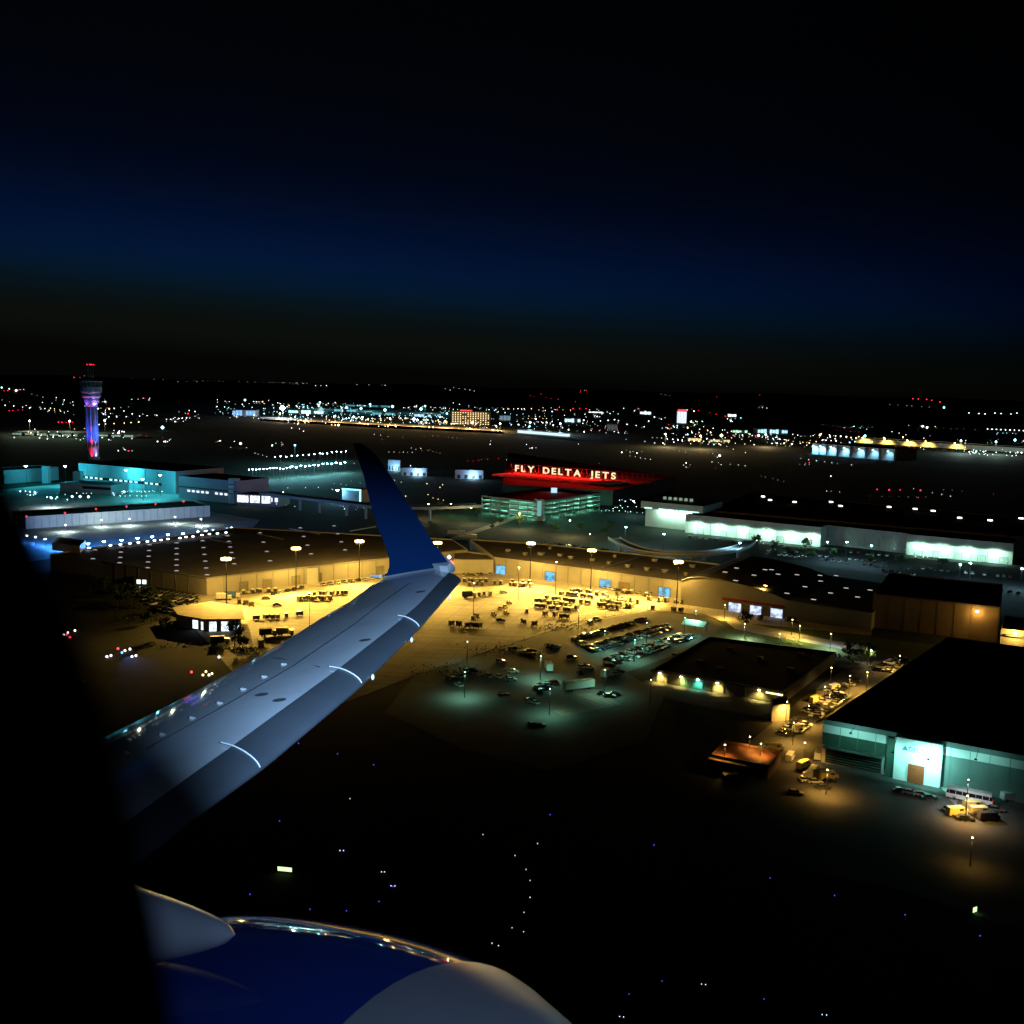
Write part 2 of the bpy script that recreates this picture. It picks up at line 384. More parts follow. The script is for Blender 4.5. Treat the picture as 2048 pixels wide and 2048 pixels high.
for (u0, v0, u1, v1) in ((422, 1078, 462, 1087), (513, 1067, 566, 1078), (578, 1057, 640, 1068), (700, 1062, 752, 1053)):
    a = P(u0, v0, HW - .2); c = P(u1, v1, HW - .2); MB().tube(a, c, .35, n=6).build('roof_pipe', mat('pale_pipe', (.5, .52, .55), .5, .1), cargo)
edge_m = emi('roof_edge_lamp', (.75, .90, 1.0), 9)
for (u, v) in ((178, 1097), (221, 1092), (241, 1090), (260, 1088), (277, 1086), (295, 1084), (309, 1082), (322, 1081), (336, 1079), (360, 1077), (372, 1075), (386, 1074), (404, 1071), (419, 1069), (435, 1068), (452, 1066)):
    c = P(u, v, HW + .2); h = MB().box((c.x, c.y, HW + .1), (.9, .9, .5)).build('edge_lamp', steel, cargo)
    MB().box((c.x, c.y - .1, HW + .55), (1.3, 1.1, .5)).build('lens', edge_m, h)
pent = building('roof_penthouse', 'pale penthouse lit white at the dark corner of the cargo roof', [P(104, 1098, 9), P(160, 1104, 9), P(172, 1092, 9), P(118, 1086, 9)], 12.5, wall_white, wall_white, z0=8.32)
block = building('yard_annexe', 'amber annexe block standing out from the cargo wall behind the winglet', [P(906, 1146), P(927, 1147), P(986, 1147), P(992, 1137), P(930, 1128), P(908, 1131)], 8.0, wall_pale, roof_grey)
guard = building('yard_kiosk', 'small pale stair block against the amber cargo wall', [P(614, 1168), P(636, 1166), P(638, 1160), P(616, 1162)], 8.2, wall_white, roof_grey)
C0 = P(988, 1146); D0 = P(1361, 1198)
east = building('east_cargo_building', 'long amber cargo wing with four blue-lit bays and a grey roof with vents', [C0, D0, P(1441, 1128, 9.3), P(1262, 1106, 9.3), P(1083, 1087, 9.3), P(940, 1078, 9.3)], 9.3, wall_pale, roof_grey)
W2 = Wall(C0, D0); bay_m = emi_room('blue_bay_glow', (.20, .62, .95), 1.15, .35)
def wx(W, u, v, z):
    """distance along a wall of what is seen at u, v"""
    q = P(u, v, z) if z else P(u, v); d = ray(u, v); n = W.n; t = (W.a - CAM).dot(n) / d.dot(n); return (CAM + d * t - W.a).dot(W.d)
for (u, v) in ((1002, 1133), (1100, 1148), (1211, 1164), (1329, 1181)):
    fr = W2.opening(east, wx(W2, u, v, 3), 6.2, .02, 4.9, bay_m, steel, 'bay_door', panes=0)
W2.opening(east, wx(W2, 1249, 1170, 3), 6.0, .02, 4.6, mat('tan_roller_door', (.33, .22, .13), .6, .15, .4), wall_grey, 'roller_door', panes=4)
rib = MB()
for i in range(1, int(W2.L / 8)): W2.slab(rib, i * 8 - .12, i * 8 + .12, 0, 9.0, 0.0, .16)
tag(rib.build('wall_joint', wall_grey, east), kind='stuff')
kb = MB(); W2.slab(kb, 0, W2.L, 8.9, 9.42, .01, .25); kb.build('eaves_trim', wall_pale, east)
for (u, v) in ((1016, 1103), (1060, 1095), (1082, 1110), (1120, 1112), (1142, 1117), (1185, 1122), (1218, 1128), (1256, 1134), (1294, 1140), (1330, 1144), (1372, 1150), (1050, 1110), (1230, 1114), (1310, 1122), (1385, 1134), (1100, 1098)):
    c = P(u, v, 8.7); sz = RU(1.5, 3.2)
    vb = MB().box((c.x, c.y, 9.2), (sz, sz * .8, 1.3), W2.rz); vo = vb.build('roof_vent', steel, east)
    MB().box((c.x, c.y, 10.0), (sz * 1.2, sz, .2), W2.rz).build('cowl', cart_roof, vo)
kb = MB(); a_, c_ = P(1206, 1136, 8.7), P(1284, 1114, 8.7); dd = (c_ - a_); kb.box(((a_ + c_) / 2).to_tuple()[:2] + (9.0,), (dd.length, .5, .8), math.atan2(dd.y, dd.x)); kb.build('roof_ridge', wall_grey, east)

# arched hangar at the yard's end
A2 = P(1361, 1208); B2 = P(1572, 1238); C2 = P(1742, 1260)
arch = thing('arched_hangar', 'arched amber hangar with three bright bays under a brown beam', 'hangar', tuple(A2)); W3 = Wall(A2, B2); W3b = Wall(B2, C2)
def hgt(W, u, v):
    d = ray(u, v); t = (W.a - CAM).dot(W.n) / d.dot(W.n); q = CAM + d * t; return (q - W.a).dot(W.d), q.z
prof = [hgt(W3, u, v) for (u, v) in ((1361, 1160), (1380, 1155), (1405, 1154), (1440, 1159), (1475, 1167), (1505, 1175), (1535, 1184), (1555, 1192), (1572, 1200))]
prof[0] = (0, prof[0][1]); prof[-1] = (W3.L, prof[-1][1]); zb = hgt(W3b, 1742, 1226)[1]
BACK = -Vector((W3.n.x, W3.n.y, 0)); LB = 78
b = MB(); b.face([W3.p(0, 0)] + [W3.p(W3.L, 0)] + [W3.p(x, z) for x, z in reversed(prof)])
b.face([W3b.p(0, 0), W3b.p(W3b.L, 0), W3b.p(W3b.L, zb), W3b.p(0, prof[-1][1])])
b.face([W3b.p(W3b.L, 0), W3b.p(W3b.L, 0) + BACK * LB, W3b.p(W3b.L, zb) + BACK * LB, W3b.p(W3b.L, zb)])
b.face([W3.p(0, 0) + BACK * LB, W3.p(0, 0), W3.p(*prof[0]), W3.p(*prof[0]) + BACK * LB])
b.build('wall', wall_pale, arch)
b = MB(); rp = [W3.p(x, z, -.02) for x, z in prof] + [W3b.p(W3b.L, zb, -.02)]
for i in range(len(rp) - 1): b.face([rp[i], rp[i + 1], rp[i + 1] + BACK * LB, rp[i] + BACK * LB])
b.build('roof', roof_dark, arch)
b = MB()
for i in range(len(rp) - 1):
    m_ = (rp[i] + rp[i + 1]) / 2; dd = rp[i + 1] - rp[i]
    b.tube(rp[i] + W3.n * .1, rp[i + 1] + W3.n * .1, .22, n=4)
b.build('eaves_trim', wall_grey, arch)
bx0, bx1 = wx(W3, 1444, 1215, 0), wx(W3, 1570, 1225, 0)
b = MB(); W3.slab(b, bx0, bx1 - .2, 5.2, 6.5, .02, .5); b.build('door_beam', brown_door, arch)
bay_w = emi_room('white_bay_glow', (.62, .74, 1.0), 1.5, .4)
for (u, v) in ((1470, 1214), (1512, 1221), (1552, 1227)): W3.opening(arch, wx(W3, u, v, 2), 6.4, .02, 4.4, bay_w, steel, 'bay_door')
for u in (1491, 1532):
    x = wx(W3, u, 1218, 2); b = MB(); W3.slab(b, x - 2.3, x + 2.3, .02, 4.3, .02, .14); b.build('door_leaf', mat('buff_door', (.38, .30, .18), .6, .15, .4), arch)
sp_m = emi('roof_light_glow', (.8, .78, .7), .8)
for (u, v) in ((1450, 1146), (1473, 1138), (1471, 1163), (1530, 1141), (1543, 1141), (1508, 1152), (1556, 1150), (1594, 1151), (1641, 1164), (1610, 1175), (1574, 1188), (1627, 1201), (1661, 1188), (1715, 1196), (1692, 1178), (1640, 1152), (1672, 1153), (1740, 1182)):
    # on the roof surface: solve its height from the profile
    z = 8.5
    for _ in range(4):
        q = P(u, v, z); x = (q - W3.a).dot(W3.d)
        if x <= W3.L:
            z = prof[-1][1]
            for (x0, z0), (x1, z1) in zip(prof, prof[1:]):
                if x0 <= x <= x1: z = z0 + (z1 - z0) * (x - x0) / (x1 - x0)
        else: z = prof[-1][1] + (zb - prof[-1][1]) * min(1, (x - W3.L) / W3b.L)
    fr = MB().box((q.x, q.y, z + .2), (2.6, 1.5, .5), W3.rz).build('skylight', dark_m, arch); MB().box((q.x, q.y, z + .52), (2.2, 1.1, .14), W3.rz).build('pane', sp_m, fr)

# dark warehouse block and the low orange wall at the edge
dk = [P(1742, 1254), P(1994, 1285)]; Wd = Wall(*dk); bk = -Wd.n * 62
dark_w = building('tan_warehouse', 'tall tan warehouse, its wall brightening towards its lit corner', [dk[0], dk[1], dk[1] + bk, dk[0] + bk], 16.0, mat('tan_wall', (.22, .15, .09), .7, .15, .1), roof_dark)
b = MB(); Wd.slab(b, 0, Wd.L, 15.4, 16.15, .02, .3); Wd.slab(b, Wd.L - .5, Wd.L + .1, 0, 15.4, .02, .3); b.build('eaves_trim', wall_dark, dark_w)
rib = MB()
for i in range(1, int(Wd.L / 7)): Wd.slab(rib, i * 7 - .1, i * 7 + .1, 0, 15.3, 0.0, .14)
tag(rib.build('wall_joint', wall_dark, dark_w), kind='stuff')
q0 = P(1999, 1292); q1 = P(2200, 1318); Wo = Wall(q0, q1)
low_o = building('orange_annexe', 'low orange-lit annexe beside the tan warehouse corner', [q0, q1, q1 - Wo.n * 30, q0 - Wo.n * 30], 8.0, wall_pale, roof_dark)
b = MB(); Wo.slab(b, 2, 9, 5.2, 5.8, .02, 1.2); b.build('canopy', wall_grey, low_o)

# black-roofed hangar with the teal-lit front
HK = 13.1
h0 = P(1642, 1524); h1 = P(2300, 1558, HK); h1.z = 0; hb0 = P(1895, 1274, HK); hb1 = P(2330, 1330, HK)
han = building('black_roofed_hangar', 'big hangar with a black roof and a teal-lit front with a white band', [h0, h1, hb1, hb0], HK, wall_white, roof_black, 'hangar')
W4 = Wall(h0, h1); zx = lambda u, v: hgt(W4, u, v)
white_band = mat('white_band', (.80, .80, .78), .5, .06, .2); green_band = mat('dark_green_cladding', (.04, .09, .065), .6, .15, .2); greyclad = mat('grey_green_cladding', (.17, .21, .20), .6, .1, .2)
xe0 = zx(1789, 1530)[0]; xe1 = zx(1884, 1530)[0]
z_b1, z_b0 = zx(1700, 1470)[1], zx(1700, 1482)[1]
zt = HK - .02
b = MB(); W4.slab(b, 0, xe0, 9.3, zt - 1.4, .02, .12); W4.slab(b, xe1, W4.L, 9.3, zt - 1.4, .02, .12); b.build('white_band', white_band, han)
b = MB(); W4.slab(b, 0, xe0, 5.6, 9.28, .02, .10); b.build('green_cladding', green_band, han)
b = MB(); W4.slab(b, xe1, W4.L, .02, 9.28, .02, .10); W4.slab(b, 0, W4.L, zt - 1.38, zt + .1, .02, .14); b.build('grey_cladding', greyclad, han)
b = MB(); W4.slab(b, xe0 + .0, xe1, .02, 12.4, .02, 1.6); entry = b.build('entrance_bay', white_band, han)
b = MB(); W4.slab(b, xe0 - 2.3, xe0 - .05, .02, zt - 1.5, .13, 1.1); b.build('pilaster', green_band, han)
dr0, dr1 = zx(1817, 1540)[0], zx(1850, 1545)[0]
b = MB(); W4.slab(b, dr0, dr1, .03, 5.4, 1.62, 1.78); dd_ = b.build('entrance_door', brown_door, han)
b = MB(); W4.slab(b, dr0 - .25, dr0, .03, 5.65, 1.62, 1.85); W4.slab(b, dr1, dr1 + .25, .03, 5.65, 1.62, 1.85); W4.slab(b, dr0, dr1, 5.4, 5.65, 1.62, 1.85); b.build('door_frame', wall_white, han)
b = MB()
for i in range(1, 5): W4.slab(b, dr0, dr1, .03 + 5.4 * i / 5 - .04, .03 + 5.4 * i / 5 + .04, 1.79, 1.83)
b.build('door_rail', wall_dark, dd_)
# louvred loading front left of the pilaster: dark slats under a canopy
lx0, lx1 = zx(1652, 1500)[0], xe0 - 3.5
b = MB(); W4.slab(b, lx0, lx1, .4, 5.3, .11, .2); lou = b.build('loading_front', mat('dark_green_panel', (.02, .03, .025), .7, .2, .5), han)
for i in range(6):
    b = MB(); W4.slab(b, lx0, lx1, .9 + i * .75, 1.0 + i * .75, .2, .75); b.build('slat', mat('slat_green', (.07, .10, .085), .6, .2, .5), lou)
b = MB(); W4.slab(b, lx0 - .5, lx1 + .5, 5.3, 5.55, .11, 2.4); b.build('canopy', mat('slat_green', (.07, .10, .085)), han)
b = MB()
for i in range(1, int(W4.L / 5)):
    x = i * 5
    if x < xe0 - 2.5 or x > xe1 + .5: W4.slab(b, x - .06, x + .06, 5.7 if x < xe0 else .2, zt - 1.45, .1, .2)
tag(b.build('wall_joint', greyclad, han), kind='stuff')
# raised dark letters and emblem over the entrance
def letters(text, W, x0, x1, z, hh, o, m, parent, depth=.12, bold=.0, sp=1.0):
    """each letter a mesh of its own on wall W between x0 and x1"""
    cur = []
    for ch in text:
        if ch == ' ': cur.append(None); continue
        c = bpy.data.curves.new('letter', 'FONT'); c.body = ch; c.size = hh / .70; c.extrude = depth / 2; c.offset = bold
        ob = bpy.data.objects.new('tmp', c); COL.objects.link(ob)
        dg = bpy.context.evaluated_depsgraph_get(); dg.update(); me = bpy.data.meshes.new_from_object(ob.evaluated_get(dg))
        bpy.data.objects.remove(ob); bpy.data.curves.remove(c)
        xs = [v.co.x for v in me.vertices]; cur.append((me, min(xs), max(xs)))
    gap = hh * .24 * sp; tot = sum((hh * .62 if c is None else c[2] - c[1]) for c in cur) + gap * (len(cur) - 1); k = (x1 - x0) / tot; x = x0; res = []
    for c in cur:
        if c is None: x += (hh * .62 + gap) * k; continue
        me, a, e = c; base = W.p(x, z, o); d = W.d; n = W.n; pz = Vector(parent.get('_o', (0, 0, 0)))
        # text must read left to right from the camera's side
        for v in me.vertices:
            q = base + d * ((v.co.x - a) * k) + Vector((0, 0, v.co.y)) + n * v.co.z; v.co = q - pz
        me.materials.clear(); me.materials.append(m); me.name = 'letter'
        lo = bpy.data.objects.new('letter', me); COL.objects.link(lo); lo.parent = parent; lo['_o'] = tuple(pz); res.append(lo); x += (e - a + gap) * k
    return res
lm = mat('dark_letter', (.10, .22, .22), .6, .1)
l0 = zx(1820, 1494)[0]; l1 = zx(1862, 1500)[0]; lz = 9.0
letters('DELTA', W4, l0, l1, lz, 1.25, 1.7, lm, han)
b = MB(); tx = zx(1812, 1492)[0]
b.face([W4.p(tx - .8, lz, 1.75), W4.p(tx + .9, lz, 1.75), W4.p(tx + .05, lz + 1.4, 1.75)]); b.face([W4.p(tx - .8, lz, 1.62), W4.p(tx + .05, lz + 1.4, 1.62), W4.p(tx + .9, lz, 1.62)])
b.face([W4.p(tx - .8, lz, 1.62), W4.p(tx - .8, lz, 1.75), W4.p(tx + .05, lz + 1.4, 1.75), W4.p(tx + .05, lz + 1.4, 1.62)])
b.face([W4.p(tx + .9, lz, 1.62), W4.p(tx + .9, lz, 1.75), W4.p(tx + .05, lz + 1.4, 1.75), W4.p(tx + .05, lz + 1.4, 1.62)]); b.build('emblem', lm, han)
# roof plant on the black roof: a few low vents
for (u, v) in ((1850, 1330), (1930, 1350), (1990, 1400), (1780, 1400)):
    c = P(u, v, HK - .6); MB().box((c.x, c.y, HK - .2), (2.4, 2, .9), W4.rz).build('roof_vent', roof_black, han)

# low dark building with lamps under its eaves
m0 = P(1304, 1362); m1 = P(1566, 1408); mb0 = P(1418, 1273, 4.6); mb1 = P(1672, 1304, 4.6)
shed = building('low_service_building', 'low dark flat building with yellow lamps along its eaves', [m0, m1, mb1, mb0], 4.6, mat('shed_wall', (.11, .10, .08), .7, .15, .2), roof_dark)
W5 = Wall(m0, m1)
k = MB(); W5.slab(k, -.3, W5.L + .3, 4.1, 4.75, .01, 1.1); k.build('eaves_canopy', dark_m, shed)
for i, x in enumerate((.08, .27, .36, .52, .68)):
    W5.opening(shed, W5.L * x, 3.6, .02, 3.2, mat('teal_roller_door', (.10, .30, .26), .6, .2, .4) if i in (1, 2) else door_y, steel, 'roller_door', panes=3)
for (u, v) in ((1350, 1310), (1400, 1325), (1460, 1300), (1520, 1318), (1580, 1340), (1600, 1310), (1440, 1340)):
    c = P(u, v, 4.1); MB().box((c.x, c.y, 4.5), (2.2, 1.7, 1.1), W5.rz).build('roof_vent', steel, shed)
kio = building('yellow_end_block', 'small block with a yellow-lit wall at the street corner', [P(1543, 1444), P(1578, 1440), P(1574, 1424), P(1540, 1428)], 5.6, wall_pale, roof_dark)

# brick-red shed, shelter, small building with bright doors
r0 = P(1420, 1536); r1 = P(1535, 1560); Wr = Wall(r0, r1)
red = building('red_roofed_shed', 'long low shed with a rusty red roof by the street', [r0, r1, r1 - Wr.n * 14, r0 - Wr.n * 14], 4.2, mat('brown_brick', (.20, .11, .06), .8, .2, .5), mat('rust_roof', (.13, .045, .022), .7, .25, .3))
for x in (.2, .4, .62, .8): Wr.opening(red, Wr.L * x, 3.2, .02, 2.6, mat('dark_opening', (.015, .012, .01), .8, 0), wall_dark, 'bay_door')
k = MB(); Wr.slab(k, -.2, Wr.L + .2, 3.2, 3.4, .02, 2.0); k.build('canopy', mat('buff_canopy', (.40, .28, .16), .7, .2), red)
s0 = P(1366, 1262); s1 = P(1404, 1268); Ws = Wall(s0, s1)
she = thing('gabled_shelter', 'small open shelter with a pale gabled roof at the head of the car park', 'shelter', tuple(s0))
for x in (0.3, Ws.L - .3):
    for o_ in (-.3, -6.5): c = Ws.p(x, 1.6, o_); MB().box(c, (.3, .3, 3.2), Ws.rz).build('post', steel, she)
b = MB(); a, c = Ws.p(-.8, 3.2, .7), Ws.p(Ws.L + .8, 3.2, .7); d, e = Ws.p(Ws.L + .8, 4.8, -3.4), Ws.p(-.8, 4.8, -3.4); f2, g2 = Ws.p(Ws.L + .8, 3.2, -7.5), Ws.p(-.8, 3.2, -7.5)
up_ = Vector((0, 0, .2))
for q in ((a, c, d, e), (e, d, f2, g2)): b.face([x + up_ for x in q]); b.face([x for x in reversed(q)])
b.face([a, e, e + up_, a + up_]); b.face([e, g2, g2 + up_, e + up_]); b.face([c, c + up_, d + up_, d]); b.face([d, d + up_, f2 + up_, f2]); b.face([a, a + up_, c + up_, c])
b.build('gable_roof', mat('white_roof', (.75, .76, .74), .5, .06), she)
t0 = P(362, 1254); t1 = P(410, 1263); t2 = P(482, 1262); Wt = Wall(t1, t2)
sm = building('workshop', 'small workshop with four bright white openings near the wing', [t0, t1, t2, P(478, 1238), P(420, 1229), P(352, 1240)], 5.4, mat('buff_wall', (.30, .26, .18), .7, .15, .2), mat('buff_roof', (.34, .29, .20), .8, .15, .15))
Wt0 = Wall(t0, t1)
bm = emi_room('work_light_glow', (.82, .95, 1.0), 2.2, .6)
Wt0.opening(sm, Wt0.L * .62, 3.3, .5, 4.3, bm, wall_grey, 'lit_opening'); Wt0.opening(sm, Wt0.L * .90, 1.5, .5, 4.1, bm, wall_grey, 'lit_opening')
for (x, wd) in ((.22, 3.0), (.56, 3.2), (.87, 2.2)): Wt.opening(sm, Wt.L * x, wd, .05, 4.3, bm, wall_grey, 'lit_opening')
k = MB(); rf = inset([P(362, 1254), P(410, 1263), P(482, 1262), P(478, 1238), P(420, 1229), P(352, 1240)], -1.4); k.prism([(p.x, p.y) for p in rf], 5.42, 5.7); k.build('roof_slab', mat('buff_roof', (.34, .29, .20)), sm)
gh = building('gate_hut', 'tiny hut with two lit panes beside the dark trees', [P(268, 1171), P(296, 1172), P(297, 1162), P(270, 1161)], 4.0, wall_dark, roof_dark)
Wg = Wall(P(268, 1171), P(296, 1172)); hm_ = emi('hut_glow', (.72, .95, .85), 2.0)
for x in (.35, .75): Wg.opening(gh, Wg.L * x, 2.2, 1.0, 3.2, hm_, wall_dark, 'window', fw=.2)
# ------------------------------------------------------------------ control tower
def zz(base, u, v):
    d = ray(u, v); k = math.hypot(base.x, base.y) / math.hypot(d.x, d.y); return HC + d.z * k
tb = P(186, 918)
ztop, zant, zcab0, zcab1, zneck = zz(tb, 181, 757), zz(tb, 180, 729), zz(tb, 181, 798), zz(tb, 181, 760), zz(tb, 182, 810)
conc = mat('tower_concrete', (.42, .42, .44), .7, .12, .15)
tw = thing('control_tower', 'tall airport control tower glowing red, blue and violet on its shaft', 'tower', tuple(tb))
b = MB(); b.lathe([(9.0, 0), (7.4, 3), (6.7, 12), (6.5, zneck - 2)], 24, c=tuple(tb)); b.build('shaft', conc, tw, smooth=True)
for k in range(8):
    a = 2 * PI * k / 8 + .2; b = MB(); b.tube(tb + Vector((math.cos(a) * 6.9, math.sin(a) * 6.9, 3)), tb + Vector((math.cos(a) * 6.6, math.sin(a) * 6.6, zneck - 2)), .35, n=5); b.build('shaft_rib', conc, tw)
b = MB(); b.lathe([(6.5, zneck - 2), (7.2, zneck), (9.2, zcab0 - .5), (9.2, zcab0)], 24, c=tuple(tb)); b.build('flared_neck', conc, tw, smooth=True)
cabm = mat('tower_cab_wall', (.30, .33, .34), .6, .15, .2)
b = MB(); b.lathe([(8.6, zcab0), (11.0, zcab0 + 3.2), (11.0, zcab0 + 5.0)], 16, c=tuple(tb)); b.build('equipment_floor', cabm, tw)
b = MB(); b.lathe([(10.2, zcab0 + 5), (12.2, zcab0 + 9), (12.4, zcab0 + 15)], 16, c=tuple(tb)); b.build('gallery_floor', cabm, tw)
gl = MB(); gl.lathe([(11.2, zcab0 + 15), (12.9, zcab1 - 2.4)], 16, c=tuple(tb)); glo = gl.build('cab_window', mat('cab_glass', (.05, .07, .08), .1, 0, spec=.6), tw)
for k in range(16):
    a = 2 * PI * k / 16; b = MB(); b.tube(tb + Vector((math.cos(a) * 11.3, math.sin(a) * 11.3, zcab0 + 15)), tb + Vector((math.cos(a) * 13.0, math.sin(a) * 13.0, zcab1 - 2.4)), .16, n=4); b.build('mullion', cabm, glo)
b = MB(); b.lathe([(13.4, zcab1 - 2.4), (13.2, zcab1 - 1), (9, zcab1), (3, zcab1 + 1)], 16, c=tuple(tb)); b.build('roof', cabm, tw)
b = MB()
for dx in (-3, 0, 3): b.tube(tb + Vector((dx, 0, zcab1)), tb + Vector((dx, 0, zant - .5)), .3, .15, 5)
for z in (zcab1 + 6, zcab1 + 12): b.tube(tb + Vector((-3, 0, z)), tb + Vector((3, 0, z)), .15, n=4)
b.tube(tb + Vector((-4.6, 0, zant - 1)), tb + Vector((4.6, 0, zant - 1)), .2, n=4)
b.build('antenna_mast', steel, tw)
redl = emi('red_beacon', (1.0, .02, .03), 5)
for dx in (-4.2, -1.2, .4, 1.6, 4.0): MB().octa(tb + Vector((dx, 0, zant)), .62).build('obstruction_lamp', redl, tw)
b = MB().tube(tb + Vector((-9, 0, zcab1)), tb + Vector((-9, 0, zcab1 + 6)), .12, n=4); b.build('whip_antenna', steel, tw)
MB().octa(tb + Vector((-6, -4, zcab1 + 5)), .5).build('dim_lamp', emi('dim_blue', (.2, .45, .6), .8), tw)
b = MB().box(tb + Vector((5, -11.5, zcab0 + 7)), (6, .6, 1.0)); b.build('gallery_lamp', emi('gallery_glow', (.10, .35, .55), .5), tw)
tcd = (Vector((CAM.x, CAM.y, 0)) - tb).normalized(); tsd = Vector((-tcd.y, tcd.x, 0))        # to the camera, and (seen from it) to the right
for (side, off, col, pw, z0_, zt_, cone) in ((-.14, 8.7, (1.0, .01, .05), 46000, 2, 26, 70), (-.14, 8.5, (1.0, .01, .05), 70000, 17, 46, 60), (-.14, 8.4, (1.0, .01, .05), 22000, 33, 62, 50), (.52, 8.7, (.50, .30, 1.0), 42000, 2, 26, 70), (.52, 8.5, (.42, .28, 1.0), 12000, 17, 46, 60), (-.80, 38, (.03, .10, 1.0), 130000, 18, 46, 70), (.85, 38, (.04, .14, 1.0), 260000, 18, 46, 70)):
    dv = (tcd * math.sqrt(max(0, 1 - side * side)) + tsd * side); lp = tb + dv * off + Vector((0, 0, z0_))
    fx = MB().box(lp - Vector((0, 0, .6)), (1, 1, .5)).build('shaft_floodlight', dark_m, tw)
    light('SPOT', lp, pw, col, tw, .3, aim=tb + dv * 6.4 * (1 if off < 20 else 0) + Vector((0, 0, zt_)), cone=cone, blend=1.0)
for (side, col, pw) in ((-.72, (.10, .06, 1.0), 9000), (.5, (.65, .30, 1.0), 16000)):
    dv = (tcd * math.sqrt(1 - side * side) + tsd * side); lp = tb + dv * 9.3 + Vector((0, 0, zneck - 2.5))
    MB().box(lp - Vector((0, 0, .5)), (.8, .8, .4)).build('neck_floodlight', dark_m, tw)
    light('SPOT', lp, pw, col, tw, .3, aim=tb + dv * 7.0 + Vector((0, 0, zcab0)), cone=75, blend=.8)

# ------------------------------------------------------------------ terminal buildings round the cyan apron
def wall_h(u0, v0, u1, v1): return P(u0, v0), P(u1, v1)
def hall(name, label, base, depth, h, wm, rm, cat='building'):
    a, c = P(*base[0]), P(*base[1]); W = Wall(a, c); t = building(name, label, [a, c, c - W.n * depth, a - W.n * depth], h, wm, rm, cat); return t, W
teal_wall = mat('terminal_wall', (.30, .32, .32), .6, .08, .06)
term, Wt1 = hall('terminal_building', 'long terminal wall lit cyan below the control tower', ((158, 968), (352, 988)), 60, 20.5, teal_wall, roof_dark)
b = MB(); Wt1.slab(b, Wt1.L * .05, Wt1.L * .86, 6.2, 8.4, .02, .3); wb = b.build('window_band', glass_d, term)
wl_m = emi('terminal_window_glow', (.55, .92, 1.0), 1.6)
for i in range(15):
    if i in (4, 11): continue
    x = Wt1.L * (.09 + .052 * i); b = MB(); Wt1.slab(b, x - 2.2, x + 1.6, 6.5, 8.1, .32, .38); b.build('window', wl_m, term)
for i in range(7): b = MB(); Wt1.slab(b, Wt1.L * (.1 + .12 * i) - .2, Wt1.L * (.1 + .12 * i) + .2, 0, 20, .02, .35); b.build('wall_rib', wall_grey, term)
low, Wl = hall('gate_pier', 'low cyan-lit gate pier with a stubby tower in front of the terminal', ((120, 984), (222, 990)), 26, 8.5, teal_wall, roof_dark)
b = MB(); c = P(157, 976); b.box((c.x, c.y, 8), (7, 7, 15)); b.build('stair_turret', teal_wall, low)
b = MB(); Wl.slab(b, Wl.L * .45, Wl.L, 4.2, 6.6, .02, .25); b.build('window_band', glass_d, low)
far_l, Wfl = hall('west_pier', 'dim pier building behind the cyan floodlights by the dark window edge', ((8, 968), (118, 960)), 30, 13, teal_wall, roof_dark)
b = MB(); c = P(93, 966); b.box((c.x, c.y, 8), (6, 6, 17)); b.build('stair_turret', teal_wall, far_l)
mid, Wm = hall('concourse_block', 'violet-grey concourse block with a row of lit windows beside the cyan terminal', ((358, 996), (474, 1008)), 40, 19.5, mat('violet_wall', (.25, .23, .28), .7, .12, .1), roof_dark)
b = MB(); Wm.slab(b, 0, Wm.L, 9.8, 11.0, .02, .5); b.build('string_course', dark_m, mid)
vw_m = emi('concourse_window_glow', (.75, .82, 1.0), 1.4)
for i in range(11):
    if i in (0, 6): continue
    x = Wm.L * (.10 + .08 * i); b = MB(); Wm.slab(b, x - 1.8, x + 1.4, 6.4, 8.2, .02, .16); b.build('window', vw_m, mid)
c = P(469, 1006); tt = thing('round_stair_tower', 'pale round stair tower at the end of the concourse block', 'tower', tuple(c)); MB().lathe([(5, 0), (5, 21)], 16, c=tuple(c)).build('drum', wall_white, tt, smooth=True)
b = MB()
for z in (8, 12, 16): b.lathe([(5.1, z), (5.1, z + .8)], 16, c=tuple(c))
b.build('band', dark_m, tt)
wh, Ww = hall('west_cargo_shed', 'long low grey cargo shed with red beacons along its roof', ((52, 1058), (420, 1033)), 34, 8.6, wall_pale, roof_dark)
rib = MB()
for i in range(1, 26): Ww.slab(rib, Ww.L * i / 26 - .15, Ww.L * i / 26 + .15, 0, 8.2, 0, .2)
tag(rib.build('wall_joint', wall_grey, wh), kind='stuff')
for (u, v) in ((53, 1034), (130, 1027), (192, 1019), (253, 1014), (311, 1009), (367, 1004)):
    c = P(u, v, 9.2); f = MB().tube((c.x, c.y, 8), (c.x, c.y, 9.3), .12, n=4).build('beacon_post', steel, wh); MB().octa((c.x, c.y, 9.6), .75).build('beacon', redl, f)
lit, Wli = hall('glazed_gate_hall', 'small hall with three dazzling white glazed bays by the dark overpass', ((474, 1010), (560, 1014)), 22, 9.5, wall_grey, roof_dark)
gm = emi_room('gate_hall_glow', (.85, .93, 1.0), 2.2, .3)
for (x, wd) in ((.14, .26), (.42, .22), (.68, .2)): Wli.opening(lit, Wli.L * x, Wli.L * wd, 2.5, 8.6, gm, wall_white, 'glazed_bay', fw=.6, panes=3)
b = MB(); Wli.slab(b, Wli.L * .8, Wli.L * .95, 4, 7.5, .02, .2); b.build('window', vw_m, lit)
box_t, Wbx = hall('lit_canopy_building', 'small building edged by a cyan-lit canopy beside the winglet', ((684, 1004), (722, 1007)), 16, 12, wall_grey, roof_dark)
